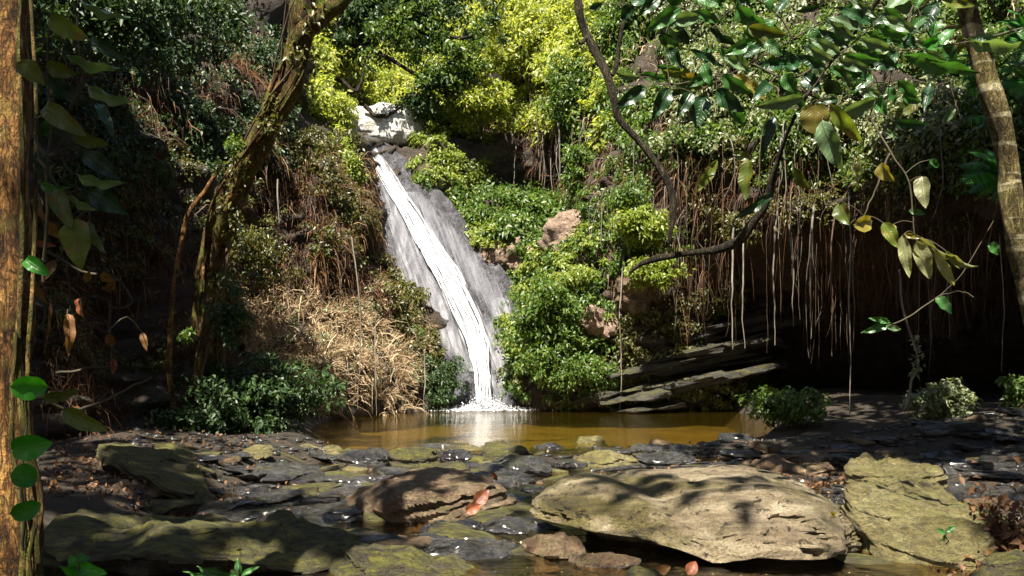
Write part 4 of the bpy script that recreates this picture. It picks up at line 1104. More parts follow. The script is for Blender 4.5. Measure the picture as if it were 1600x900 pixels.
leafy("climbing_vine", "vine with round vivid green leaves at the foot of the left trunk", "vine", (40, 820, 2.8),
  [[(38, 860, 2.82), (34, 760, 2.78), (42, 660, 2.76), (40, 590, 2.78)], [(60, 620, 2.8), (120, 640, 2.85), (190, 612, 2.95), (240, 590, 3.0)]],
  [lv(16, 604, 74, 606, 36, 2.7, 'L_vivid', 'round', .2), lv(66, 620, 122, 616, 17, 2.72, 'L_olive', roll=.7), lv(100, 642, 160, 674, 26, 2.7, 'L_olive', roll=.3), lv(20, 702, 74, 694, 38, 2.7, 'L_vivid', 'round', .1), lv(16, 742, 60, 748, 36, 2.7, 'L_vivid', 'round', -.2),
   lv(16, 802, 64, 790, 30, 2.7, 'L_vivid', 'round', .4)])
leafy("seedling", "bright green seedling at the bottom left corner", "plant", (125, 905, 2.9), [[(125, 930, 2.9), (122, 890, 2.88), (125, 872, 2.86)]],
  [lv(122, 885, 92, 890, 20, 2.85, 'L_vivid'), lv(124, 880, 140, 868, 18, 2.84, 'L_vivid'), lv(124, 885, 160, 896, 20, 2.85, 'L_vivid'), lv(122, 890, 108, 868, 18, 2.85, 'L_vivid'), lv(124, 892, 128, 915, 22, 2.83, 'L_vivid')])
leafy("seedling", "thin-leaved green seedling on the mossy slab at the bottom left", "plant", (375, 900, 4.0), [[(375, 915, 4.0), (374, 890, 4.0)]],
  [lv(374, 900, 370, 872, 10, 4, 'L_green', 'lance'), lv(376, 900, 404, 884, 10, 4, 'L_green', 'lance'), lv(374, 902, 300, 890, 14, 4, 'L_green', 'lance'), lv(372, 904, 276, 898, 12, 4, 'L_green', 'lance')])
# curled dead leaves on the left
leafy("dead_vine", "withered vine with curled brown dead leaves on the left bank", "vine", (150, 600, 3.6),
  [[(60, 300, 3.5), (70, 360, 3.5), (74, 420, 3.5)], [(70, 390, 3.5), (120, 420, 3.5), (160, 430, 3.5), (190, 440, 3.5), (205, 470, 3.5), (195, 482, 3.5), (170, 480, 3.5)], [(105, 410, 3.5), (108, 470, 3.5), (100, 540, 3.5)], [(170, 470, 3.5), (172, 530, 3.5), (176, 580, 3.5)], [(72, 450, 3.5), (70, 500, 3.5), (30, 540, 3.5)], [(90, 582, 3.4), (140, 576, 3.4), (180, 572, 3.4)]],
  [lv(55, 305, 64, 345, 12, 3.45, 'L_dead', curl=.3), lv(72, 345, 92, 375, 18, 3.45, 'L_dead', curl=.4), lv(50, 378, 90, 386, 10, 3.45, 'L_red', curl=.3), lv(86, 408, 66, 436, 14, 3.45, 'L_dead', curl=.4), lv(140, 424, 132, 446, 14, 3.4, 'L_dead', curl=.4), lv(160, 425, 178, 450, 18, 3.4, 'L_dead', curl=.5),
   lv(178, 440, 158, 466, 12, 3.4, 'L_dead', curl=.4), lv(128, 465, 120, 500, 9, 3.4, 'L_red', curl=.4), lv(105, 490, 116, 545, 16, 3.4, 'L_dead', curl=.5), lv(170, 520, 176, 550, 15, 3.4, 'L_dead', curl=.4), lv(175, 560, 180, 585, 10, 3.4, 'L_red', curl=.3), lv(46, 430, 60, 470, 14, 3.45, 'L_dead', curl=.5), lv(222, 520, 228, 545, 12, 4, 'L_dead', curl=.4), lv(80, 470, 76, 520, 7, 3.45, 'L_dead', curl=.5)])

# broad leaves at the upper right
leafy("leafy_branch", "near branch of broad dark and green leaves hanging at the top right of centre", "branch", (1075, -40, 5.0),
  [[(1100, -80, 5.0), (1060, 10, 5.0), (1040, 60, 4.95), (1048, 140, 4.9)], [(1060, 10, 5.0), (1130, 50, 4.9), (1160, 110, 4.9)], [(1030, 130, 5.0), (1060, 130, 4.95), (1120, 118, 4.9), (1160, 125, 4.9)]],
  [lv(1064, 12, 1010, 48, 26, 4.85, 'L_green'), lv(1052, 32, 1098, 26, 22, 4.85, 'L_grey'), lv(1082, 18, 1130, 34, 14, 4.85, 'L_green', 'lance'), lv(1034, 48, 1058, 74, 22, 4.9, 'L_dark'), lv(1044, 76, 1064, 102, 18, 4.9, 'L_dark'), lv(1010, 136, 962, 168, 24, 4.9, 'L_dark'),
   lv(1044, 138, 1022, 184, 28, 4.85, 'L_dark'), lv(1080, 144, 1060, 180, 24, 4.85, 'L_dark'), lv(1112, 114, 1070, 136, 18, 4.85, 'L_green'), lv(1146, 118, 1200, 152, 20, 4.8, 'L_yellow'), lv(1076, 78, 1136, 102, 14, 4.9, 'L_dark', 'lance'), lv(1110, 42, 1150, 76, 14, 4.9, 'L_dark', 'lance'),
   lv(1100, 150, 1088, 196, 30, 4.9, 'L_dark'), lv(1120, 140, 1160, 176, 26, 4.9, 'L_dark'), lv(1140, 160, 1166, 200, 22, 4.9, 'L_green'), lv(1162, 48, 1204, 68, 18, 4.85, 'L_green'), lv(1030, -5, 1000, 22, 22, 4.9, 'L_dark'), lv(1010, 5, 985, -10, 26, 4.9, 'L_dark'), lv(990, 10, 968, 30, 20, 4.95, 'L_dark'), lv(942, 6, 918, 14, 12, 5, 'L_dark', 'lance'), lv(1090, -5, 1130, 8, 22, 4.9, 'L_green'),
   lv(1150, 10, 1190, 40, 24, 4.9, 'L_green'), lv(1180, 20, 1165, 60, 14, 4.9, 'L_grey', 'lance'), lv(1060, 40, 1075, 70, 16, 4.95, 'L_dark'), lv(1085, 60, 1050, 60, 12, 4.95, 'L_grey', 'lance'), lv(1000, 120, 960, 118, 12, 4.95, 'L_grey', 'lance'), lv(1070, 0, 1040, -20, 26, 4.9, 'L_dark'), lv(1130, 90, 1180, 110, 18, 4.88, 'L_grey', 'lance')])
ll_ = []
for k in range(8):     # pinnate spray: leaflets in pairs along its stalk
    f = k / 7.0
    bx, by = 1290 + 84 * f, 106 - 78 * f
    ll_.append(lv(bx, by, bx - 46 - 8 * f, by - 34 + 14 * (1 - f), 15, 4.5, 'L_grey' if k % 3 else 'L_dark', 'lance'))
    ll_.append(lv(bx + 4, by, bx + 62, by + 14 + 8 * f, 17, 4.5, 'L_grey' if k % 3 == 1 else 'L_green', 'lance'))
leafy("leafy_branch", "pinnate spray of narrow grey-green leaflets at the upper right", "branch", (1290, 110, 4.5), [[(1262, 150, 4.55), (1292, 104, 4.5), (1340, 60, 4.5), (1378, 24, 4.5)]], ll_)
leafy("leafy_branch", "branch with large drooping leaves, one round and yellow, below the pinnate spray", "branch", (1240, 150, 4.6),
  [[(1180, 100, 4.7), (1230, 130, 4.65), (1270, 150, 4.6), (1300, 165, 4.55)], [(1230, 130, 4.65), (1280, 100, 4.6), (1300, 90, 4.6)]],
  [lv(1274, 162, 1273, 208, 42, 4.5, 'L_yellow', 'round', .1), lv(1254, 152, 1183, 170, 24, 4.5, 'L_grey'), lv(1297, 163, 1348, 228, 26, 4.5, 'L_olive'), lv(1284, 188, 1312, 268, 32, 4.45, 'L_grey', roll=.2), lv(1195, 66, 1222, 84, 20, 4.6, 'L_green'), lv(1224, 102, 1256, 94, 22, 4.6, 'L_dark'),
   lv(1293, 122, 1314, 152, 26, 4.55, 'L_dark'), lv(1328, 104, 1362, 124, 22, 4.5, 'L_green'), lv(1364, 92, 1402, 106, 22, 4.5, 'L_dark'), lv(1316, 112, 1332, 138, 14, 4.5, 'L_grey'), lv(1222, 118, 1246, 144, 24, 4.6, 'L_green'), lv(1256, 118, 1282, 142, 26, 4.6, 'L_dark'), lv(1204, 130, 1180, 150, 22, 4.6, 'L_dark'),
   lv(1210, 180, 1190, 240, 22, 4.7, 'L_dark'), lv(1170, 250, 1160, 310, 22, 4.9, 'L_olive'), lv(1240, 260, 1262, 300, 16, 4.9, 'L_olive', 'lance'), lv(1210, 300, 1150, 345, 16, 5.0, 'L_dark', 'lance'), lv(1120, 250, 1090, 300, 16, 5.2, 'L_olive', 'lance'), lv(1145, 240, 1180, 250, 14, 5.0, 'L_olive', 'lance')])
leafy("leafy_branch", "branch with long glossy green leaves crossing in front of the right trunk", "branch", (1620, 60, 4.6),
  [[(1640, 30, 4.6), (1560, 55, 4.6), (1480, 70, 4.6), (1400, 80, 4.6)]],
  [lv(1412, 84, 1536, 126, 30, 4.5, 'L_green', roll=.4), lv(1376, 62, 1442, 72, 14, 4.55, 'L_green', 'lance'), lv(1442, 78, 1482, 98, 12, 4.5, 'L_grey', 'lance'), lv(1440, 72, 1470, 62, 16, 4.5, 'L_vivid', 'lance'), lv(1512, 62, 1606, 82, 18, 4.5, 'L_grey', 'lance', .7), lv(1560, 62, 1520, 58, 14, 4.5, 'L_dark', 'lance'),
   lv(1400, 80, 1378, 110, 20, 4.5, 'L_dark'), lv(1470, 70, 1490, 40, 16, 4.55, 'L_green', 'lance'), lv(1430, 74, 1408, 44, 16, 4.55, 'L_dark', 'lance'), lv(1360, 40, 1390, 20, 20, 4.6, 'L_dark'), lv(1420, 50, 1450, 20, 16, 4.6, 'L_green', 'lance'), lv(1590, 50, 1640, 70, 30, 4.5, 'L_green'), lv(1340, 140, 1384, 150, 12, 4.6, 'L_grey', 'lance'), lv(1380, 205, 1410, 215, 10, 4.8, 'L_grey', 'lance')])
leafy("leafy_twig", "hanging twig with yellow-green and pale drooping leaves before the dark cave", "twig", (1420, 250, 4.5),
  [[(1360, 180, 4.6), (1390, 240, 4.55), (1420, 280, 4.5), (1426, 340, 4.5), (1430, 372, 4.5)], [(1390, 240, 4.55), (1370, 290, 4.5), (1350, 338, 4.5)]],
  [lv(1312, 318, 1324, 350, 26, 4.45, 'L_olive'), lv(1334, 352, 1370, 346, 26, 4.45, 'L_yellow', roll=.1), lv(1380, 348, 1404, 386, 24, 4.45, 'L_olive'), lv(1440, 276, 1444, 322, 26, 4.45, 'L_pale'), lv(1410, 368, 1420, 434, 23, 4.4, 'L_pale', roll=.1), lv(1432, 376, 1455, 438, 25, 4.4, 'L_pale', roll=-.1), lv(1460, 392, 1496, 454, 19, 4.4, 'L_pale', 'lance'),
   lv(1436, 370, 1518, 432, 12, 4.42, 'L_pale', 'lance', .9), lv(1412, 366, 1440, 372, 10, 4.4, 'L_yellow', 'lance'), lv(1376, 255, 1392, 284, 22, 4.5, 'L_yellow'), lv(1330, 258, 1344, 276, 16, 4.6, 'L_pale'), lv(1396, 350, 1385, 372, 16, 4.5, 'L_yellow'), lv(1452, 250, 1470, 262, 12, 4.5, 'L_green'), lv(1420, 330, 1448, 334, 10, 4.5, 'L_green', 'lance'), lv(1478, 392, 1500, 420, 12, 4.42, 'L_olive', 'lance')])
leafy("leafy_twig", "thin bare twig with two small green leaf tufts before the dark cave", "twig", (1383, 512, 5.0),
  [[(1360, 518, 5.0), (1410, 500, 5.0), (1450, 475, 5.0), (1500, 430, 5.0), (1553, 345, 5.0)], [(1470, 462, 5.0), (1500, 455, 5.0), (1522, 465, 5.0)]],
  [lv(1392, 504, 1350, 520, 12, 4.95, 'L_green', 'lance'), lv(1390, 502, 1362, 498, 12, 4.95, 'L_green', 'lance'), lv(1384, 512, 1412, 514, 8, 4.95, 'L_grey', 'lance'), lv(1462, 466, 1490, 488, 18, 4.95, 'L_green'), lv(1545, 380, 1562, 398, 16, 5, 'L_green')], srad=.005)
extra = []
for k in range(70):
    x0, y0 = rng.uniform(1000, 1520), rng.uniform(-30, 190) 
    if x0 < 1100: y0 *= .8
    a_ = rng.uniform(-.5, 3.4); L_ = rng.uniform(34, 66)
    extra.append(lv(x0, y0, x0 + math.cos(a_) * L_, y0 + abs(math.sin(a_)) * L_ * .7, L_ * rng.uniform(.28, .42), rng.uniform(4.7, 5.5), str(rng.choice(['L_green', 'L_grey', 'L_green', 'L_dark', 'L_olive'])), str(rng.choice(['lance', 'oval']))))
leafy("leafy_branch", "mass of overlapping green and grey-green leaves across the top right behind the nearest sprays", "branch", (1300, -60, 5.2),
  [[(1420, -100, 5.2), (1340, 0, 5.2), (1240, 60, 5.2), (1150, 110, 5.2), (1060, 160, 5.2)], [(1340, 0, 5.2), (1300, 80, 5.2), (1260, 180, 5.2)], [(1420, -100, 5.2), (1430, 0, 5.2), (1470, 90, 5.2), (1500, 180, 5.2)], [(1240, 60, 5.2), (1200, 10, 5.2), (1120, -20, 5.2), (1040, 30, 5.2)], [(1430, 0, 5.2), (1400, 90, 5.2), (1360, 180, 5.2)]], extra)
# fallen leaves
for i, (x0, y0, x1, y1, w, d, m, lab) in enumerate([
    (1075, 898, 1088, 876, 20, 4.45, 'L_red', "upright orange fallen leaf at the bottom in front of the largest boulder"),
    (1297, 800, 1308, 808, 8, 5.0, 'L_yellow', "tiny yellow leaf lying on the right part of the largest boulder"),
    (768, 738, 778, 752, 9, 6.1, 'L_red', "dark red leaf standing at the right end of the midstream boulder"),
    (742, 788, 764, 764, 22, 5.6, 'L_red', "rust red leaf lying on the midstream boulder's right end"),
    (728, 800, 752, 788, 18, 5.5, 'L_red', "larger rust red leaf below another on the midstream boulder"),
    (1155, 776, 1162, 788, 7, 5.2, 'L_pale', "tiny pale leaf on top of the largest boulder"),
    (1020, 898, 1050, 884, 16, 4.5, 'L_dead', "flat brown leaf in the dark water at the bottom")]):
    t_ = empty("fallen_leaf", P(x0, y0, d), label=lab, cat="leaf")
    big_leaf(t_, (x0, y0), (x1, y1), w, d, m, tilt=.02, curl=.3)

# ------------------------------------------------------------------ bushes, creepers, ferns, dry brush
def bush(name, label, cat, c, rx, ry, rz, ncl, per, size, mat, seed, crad=.2, shell=.3, asp=.45, group=None, stems=6, up=.7):
    c = np.asarray(c)
    t_ = empty(name, c - np.array([0, 0, rz]), label=label, cat=cat, group=group)
    cc_ = ellipsoid_pts(ncl, c, rx, ry, rz, seed, shell)
    foliage("foliage", clumps(cc_, per, crad, seed), size, M[mat], t_, seed, asp=asp, up=up)
    mb_ = MB(); b_ = c - np.array([0, 0, rz * 1.05])
    for k in range(stems):
        e_ = cc_[k * max(1, ncl // stems)]
        mb_.add(*tube(np.array([b_ + rng.normal(0, .05, 3) * rx, (b_ + e_) / 2 + rng.normal(0, .06, 3) * rx, e_]), [.018 * rz, .010 * rz, .005 * rz], 5, 10))
    mb_.build("stems", M['twig'], t_)
    return t_
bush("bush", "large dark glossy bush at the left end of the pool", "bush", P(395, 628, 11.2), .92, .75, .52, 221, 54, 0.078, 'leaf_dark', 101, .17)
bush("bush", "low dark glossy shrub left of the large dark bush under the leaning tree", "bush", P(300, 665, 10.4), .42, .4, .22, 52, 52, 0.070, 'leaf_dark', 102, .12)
bush("bush", "green bush at the left side of the cave mouth", "bush", P(1222, 632, 11.0), .54, .4, .24, 78, 46, 0.066, 'leaf_mid', 103, .12)
bush("bush", "pale grey-green bush in the middle of the cave mouth", "bush", P(1466, 634, 10.6), .40, .36, .30, 78, 52, 0.058, 'leaf_pale', 104, .11)
bush("bush", "green bush cut by the right edge at the cave mouth", "bush", P(1605, 620, 10.8), .28, .3, .24, 46, 52, 0.066, 'leaf_mid', 105, .12)
bush("bush", "round bright green bush right of the waterfall's foot", "bush", P(858, 512, 16.6), .80, .55, .92, 221, 59, 0.090, 'leaf_mid', 106, .2)
bush("bush", "bright yellow-green bush above the round bush by the fall", "bush", P(890, 445, 17.0), .42, .4, .35, 59, 52, 0.078, 'leaf_bright', 107, .16)
bush("bush", "low green bush at water level right of the waterfall's foot", "bush", P(880, 580, 16.4), .85, .4, .33, 91, 54, 0.078, 'leaf_mid', 108, .16)
bush("bush", "bright layered fern-green bush beside the hanging bough", "bush", P(1000, 350, 15.6), .42, .35, .30, 59, 57, 0.086, 'leaf_bright', 109, .17)
bush("bush", "bright green bush directly under the low dark bough", "bush", P(1020, 425, 15.3), .45, .35, .26, 57, 52, 0.078, 'leaf_bright', 110, .15)
bush("bush", "bright green bush above the layered one beside the bough", "bush", P(985, 312, 16.0), .35, .3, .22, 39, 52, 0.078, 'leaf_mid', 111, .15)
bush("bush", "dark green mossy shrub left of the waterfall's foot", "bush", P(690, 595, 17.0), .42, .3, .55, 78, 57, 0.062, 'leaf_dark', 112, .15)
bush("bush", "small teal green bush on the left edge of the rock face", "bush", P(655, 525, 17.5), .16, .2, .22, 18, 52, 0.055, 'leaf_mid', 113, .10)
bush("bush", "yellow-green grassy shrub along the left edge of the falls", "bush", P(535, 270, 18.6), .42, .4, .75, 104, 57, 0.094, 'leaf_bright', 114, .2)
bush("bush", "sunlit pale shrub left of the waterfall's head", "bush", P(520, 190, 19.4), .55, .4, .55, 78, 57, 0.094, 'leaf_sun', 115, .2)
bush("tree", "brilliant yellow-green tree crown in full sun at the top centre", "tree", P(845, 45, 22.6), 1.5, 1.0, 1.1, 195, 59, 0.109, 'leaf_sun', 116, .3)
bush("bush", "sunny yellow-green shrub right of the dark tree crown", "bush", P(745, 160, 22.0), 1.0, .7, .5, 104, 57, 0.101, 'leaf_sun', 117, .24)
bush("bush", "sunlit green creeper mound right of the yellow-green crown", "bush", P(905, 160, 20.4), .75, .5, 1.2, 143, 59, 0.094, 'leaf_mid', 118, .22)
bush("bush", "hanging green creeper column above the pinkish rock knob", "bush", P(905, 265, 19.2), .36, .35, .55, 65, 57, 0.086, 'leaf_mid', 119, .17)
bush("bush", "dark shrub at the upper left behind the vine", "bush", P(240, 40, 11.0), 1.0, .6, .7, 117, 65, 0.078, 'leaf_dark', 120, .24)
bush("bush", "dark shrub at the top left corner between trunk and leaning tree", "bush", P(150, 20, 9.0), .7, .5, .5, 91, 65, 0.066, 'leaf_dark', 121, .22)
bush("bush", "small bright green sprig on the leaning tree", "bush", P(365, 225, 10.4), .12, .1, .13, 10, 39, 0.047, 'leaf_mid', 122, .06, stems=3)
bush("bush", "green climber on the lower right side of the leaning tree", "bush", P(360, 500, 10.7), .22, .2, .38, 33, 46, 0.055, 'leaf_dark', 123, .12)
bush("bush", "green creeper on the bank right of the leaning tree", "bush", P(395, 400, 13.6), .5, .35, .6, 78, 52, 0.062, 'leaf_olive', 124, .18)
bush("bush", "small vivid tuft left of the leaning tree's foot", "bush", P(290, 525, 10.0), .09, .09, .07, 7, 33, 0.047, 'leaf_mid', 125, .05, stems=3)

# creeping plants that grow on the wall itself
def creeper(label, poly, n, per, size, mat, seed, crad=.16, off=.1, vmin=0, vmax=8, clump=1.2, cat="creeper", name="creeper", asp=.5):
    p_, n_ = wall_pts(n, poly, vmin, vmax, clump, seed)
    pts = clumps(p_ + n_ * off, per, crad, seed)
    return foliage(name, pts, size, M[mat], None, seed, nrm=np.repeat(n_, per, 0), asp=asp, label=label, cat=cat)
creeper("slope of broad-leaved green plants right of the waterfall", [(655, 282), (740, 272), (890, 305), (900, 350), (850, 392), (760, 372), (690, 340)], 445, 57, 0.111, 'leaf_mid', 201, .22, .12, 3.2, 5.2)
creeper("yellow-green plants along the edge of the rock face below the slope", [(650, 300), (700, 330), (850, 385), (840, 400), (740, 385), (670, 340)], 81, 52, 0.089, 'leaf_bright', 202, .16, .15, 2.8, 5)
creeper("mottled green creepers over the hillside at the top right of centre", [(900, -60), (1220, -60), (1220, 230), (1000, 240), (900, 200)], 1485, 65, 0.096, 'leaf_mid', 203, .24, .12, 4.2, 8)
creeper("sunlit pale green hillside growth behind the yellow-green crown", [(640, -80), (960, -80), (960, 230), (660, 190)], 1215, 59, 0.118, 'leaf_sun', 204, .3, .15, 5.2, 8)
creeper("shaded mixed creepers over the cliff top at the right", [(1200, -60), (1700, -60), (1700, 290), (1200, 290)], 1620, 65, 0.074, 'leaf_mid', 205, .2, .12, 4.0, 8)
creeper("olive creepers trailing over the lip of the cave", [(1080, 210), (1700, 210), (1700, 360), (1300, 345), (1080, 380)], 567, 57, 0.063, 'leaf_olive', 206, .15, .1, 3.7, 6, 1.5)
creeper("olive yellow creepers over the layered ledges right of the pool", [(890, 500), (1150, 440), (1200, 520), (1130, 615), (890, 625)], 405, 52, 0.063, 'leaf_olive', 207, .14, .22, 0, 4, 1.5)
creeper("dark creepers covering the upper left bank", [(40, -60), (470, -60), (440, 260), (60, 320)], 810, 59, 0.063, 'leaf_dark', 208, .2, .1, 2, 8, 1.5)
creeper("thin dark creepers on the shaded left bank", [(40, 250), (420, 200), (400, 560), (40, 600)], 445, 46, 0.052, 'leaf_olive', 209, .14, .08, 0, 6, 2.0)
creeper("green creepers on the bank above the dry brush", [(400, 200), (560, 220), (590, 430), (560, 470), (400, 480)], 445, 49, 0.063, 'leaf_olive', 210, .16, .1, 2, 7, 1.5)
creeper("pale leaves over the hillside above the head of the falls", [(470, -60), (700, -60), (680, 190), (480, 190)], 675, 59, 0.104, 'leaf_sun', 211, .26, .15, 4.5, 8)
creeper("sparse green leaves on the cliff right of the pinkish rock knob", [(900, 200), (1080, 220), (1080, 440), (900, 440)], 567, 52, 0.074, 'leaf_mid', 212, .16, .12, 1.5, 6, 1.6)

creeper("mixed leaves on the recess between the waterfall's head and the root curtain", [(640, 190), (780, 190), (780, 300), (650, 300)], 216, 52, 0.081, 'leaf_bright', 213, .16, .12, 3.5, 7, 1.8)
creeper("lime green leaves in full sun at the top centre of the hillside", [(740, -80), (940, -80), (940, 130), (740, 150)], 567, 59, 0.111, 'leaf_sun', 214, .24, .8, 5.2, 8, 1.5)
creeper("grey-green leaves on the sunlit cliff above the cave", [(1050, 0), (1500, 0), (1500, 230), (1050, 230)], 445, 57, 0.089, 'leaf_pale', 215, .22, .25, 4.2, 8, 1.8)
creeper("carpet of green creepers down the slope to the pool right of the falls", [(800, 390), (935, 380), (960, 600), (880, 640), (790, 630), (800, 500)], 420, 50, .085, 'leaf_mid', 216, .16, .25, 0, 5, 1.2)
creeper("yellow-green sprouts among the creepers right of the falls", [(820, 400), (960, 380), (960, 560), (800, 560)], 130, 44, .085, 'leaf_bright', 217, .13, .42, 0, 5, 1.6)
creeper("dark mossy growth at the water line right of the pool's head", [(780, 590), (1180, 590), (1180, 645), (780, 645)], 260, 40, .07, 'leaf_olive', 218, .12, .3, 0, 3, 1.4)
creeper("dark leaves on the bank edge left of the falls above the dry brush", [(585, 400), (625, 430), (680, 520), (680, 600), (640, 600), (590, 480)], 150, 44, .075, 'leaf_olive', 219, .14, .2, 0, 5, 1.0)
# dry brush
def drybrush(label, poly, n, length, width, mat, seed, vmin=0, vmax=8, off=.05, clump=1.0, droop=1.0, out=.5, cat="dry brush"):
    p_, n_ = wall_pts(n, poly, vmin, vmax, clump, seed)
    return brush("dry_brush", p_ + n_ * off, length, width, M[mat], seed, n_, droop, out, label=label, cat=cat, kind='stuff')
drybrush("sunlit tan heap of dry brush on the left bank beside the pool", [(350, 470), (430, 455), (600, 440), (665, 520), (665, 600), (650, 645), (480, 640), (380, 560)], 24000, .20, .006, 'dry', 301, 0, 4, .12, 1.0, .3, .7)
drybrush("long pale dead stems lying over the dry brush heap", [(350, 470), (430, 455), (590, 460), (650, 520), (650, 645), (480, 640), (380, 560)], 700, .6, .006, 'dry', 311, 0, 4, .2, 1.0, .7, .8)
creeper("yellowish leaves sprouting through the dry brush heap", [(350, 470), (430, 455), (590, 460), (650, 520), (650, 600), (480, 600), (380, 560)], 121, 26, 0.059, 'leaf_pale', 312, .12, .2, 0, 4)
drybrush("brown dead fern fronds hanging on the bank above the dry brush heap", [(400, 220), (560, 250), (610, 470), (400, 490)], 3500, .45, .007, 'dead_leaf', 302, 2, 7, .05, 1.0, 1.2)
drybrush("dark brown tangle of rootlets on the shaded left bank", [(60, 60), (420, 60), (420, 640), (60, 680)], 5000, .5, .006, 'dead_leaf', 303, 0, 7, .03, 1.2, 1.3)
drybrush("brown thatch of dead stems under the cliff's leaves right of centre", [(700, 190), (1100, 180), (1100, 480), (900, 480), (880, 300)], 2200, .45, .006, 'dead_leaf', 304, 2, 7, .05, 1.4, 1.3)
drybrush("reddish rootlets hanging along the lip of the cave", [(1050, 240), (1700, 240), (1700, 420), (1000, 480)], 3500, .7, .0035, 'dead_leaf', 305, 2.6, 5.6, .03, 1.2, 1.5)
drybrush("dead grass and thatch over the hillside at the top right", [(900, -60), (1700, -60), (1700, 240), (900, 240)], 1500, .4, .007, 'dry', 306, 4.5, 8, .08, 1.4, 1.1)
# leaf litter
def litter(label, n, cpx, cpy_d, sx, sy, h, size, mat, seed):
    r = np.random.default_rng(seed)
    x = (cpx - 800) / F * cpy_d + r.normal(0, sx, n); y = cpy_d + r.normal(0, sy, n)
    z = np.maximum(ground_z(x, y), water_z(x, y)) + 0.01 + np.abs(r.normal(0, 1, n)) * h * np.exp(-((x - x.mean()) / sx) ** 2 * .5)
    return foliage("leaf_litter", np.stack([x, y, z], -1), size, M[mat], None, seed, up=.9, asp=.55, label=label, cat="leaf litter", kind='stuff')
litter("heap of reddish brown dead leaves beside the blocky boulder at the right edge", 1500, 1585, 4.75, .16, .22, .17, .05, 'dead_leaf', 401)
litter("rusty fallen leaves scattered over the right shore", 700, 1240, 8.0, .75, .7, .02, .042, 'dead_leaf', 402)
litter("brown leaf litter on the ground by the tilted mossy slabs", 1300, 150, 6.6, .6, .9, .03, .042, 'dead_leaf', 403)
litter("scattered leaf litter at the foot of the left bank", 700, 200, 8.6, 1.0, 1.0, .02, .045, 'dead_leaf', 404)
leafy("seedling", "small green seedling on the front of the blocky boulder", "plant", (1480, 840, 4.5), [[(1480, 850, 4.5), (1478, 825, 4.48)]],
  [lv(1478, 832, 1494, 822, 9, 4.45, 'L_green', 'lance'), lv(1478, 834, 1462, 826, 9, 4.45, 'L_green', 'lance'), lv(1476, 836, 1472, 850, 8, 4.45, 'L_green', 'lance')], srad=.003)

# ferns by the right trunk
def fern(label, base, tips, d, seed):
    t_ = empty("fern", P(*base, d), label=label, cat="fern")
    r = np.random.default_rng(seed)
    for tx, ty in tips:
        a_, e_ = P(*base, d), P(tx, ty, d + r.normal(0, .15))
        md = (a_ + e_) / 2 + np.array([0, -.05, .12 * np.linalg.norm(e_ - a_)])
        path = catmull(np.array([a_, md, e_]), 22)
        pts, dirs, L_ = [], [], []
        tg = np.gradient(path, axis=0); tg /= np.linalg.norm(tg, axis=1, keepdims=True)
        side = np.cross(tg, np.array([0, -.6, .8])); side /= np.linalg.norm(side, axis=1, keepdims=True)
        tot_ = np.linalg.norm(e_ - a_); Vs = []; 
        for i in range(2, 22):
            ln = tot_ * .34 * math.sin(math.pi * (i / 22) ** .7) + .01
            for sg in (-1, 1):
                dd = side[i] * sg * .9 + tg[i] * .45 + np.array([0, 0, -.15])
                w_ = tg[i] * ln * .10
                Vs.append([path[i] - w_, path[i] + dd * ln * .5 - w_ * .8, path[i] + dd * ln, path[i] + dd * ln * .5 + w_ * 1.2, path[i] + w_])
        Vs = np.array(Vs); k = np.arange(len(Vs))[:, None] * 5
        Ft = np.concatenate([k + np.array([[0, 1, 4]]), k + np.array([[1, 3, 4]]), k + np.array([[1, 2, 3]])])
        rv = np.tile(r.random(len(Vs)), 3)
        mk("frond", Vs.reshape(-1, 3), Ft, M['leaf_fern'], t_, smooth=False, attrs={'rnd': rv})
    return t_
fern("vivid green fern left of the right trunk, midway up", (1568, 280), [(1500, 258), (1505, 285), (1515, 300), (1520, 240), (1540, 235), (1530, 310), (1550, 312)], 7.4, 1)
fern("vivid green fern in the top right corner behind the trunk", (1600, 50), [(1545, 60), (1555, 35), (1575, 15), (1560, 85), (1590, 95), (1610, 10)], 7.4, 2)
fern("small green fern left of the right trunk below the long leaf", (1535, 130), [(1490, 128), (1495, 140), (1505, 118), (1515, 150)], 7.2, 3)
fern("green fern right of the right trunk", (1600, 125), [(1560, 110), (1565, 135), (1585, 150), (1620, 140), (1580, 95)], 7.4, 4)
fern("tiny fern on the dark rock left of the right trunk", (1555, 195), [(1510, 190), (1515, 205), (1530, 180)], 7.4, 5)
fern("fern sprig high by the right trunk above the midway fern", (1530, 100), [(1490, 88), (1500, 110), (1515, 80)], 7.5, 6)

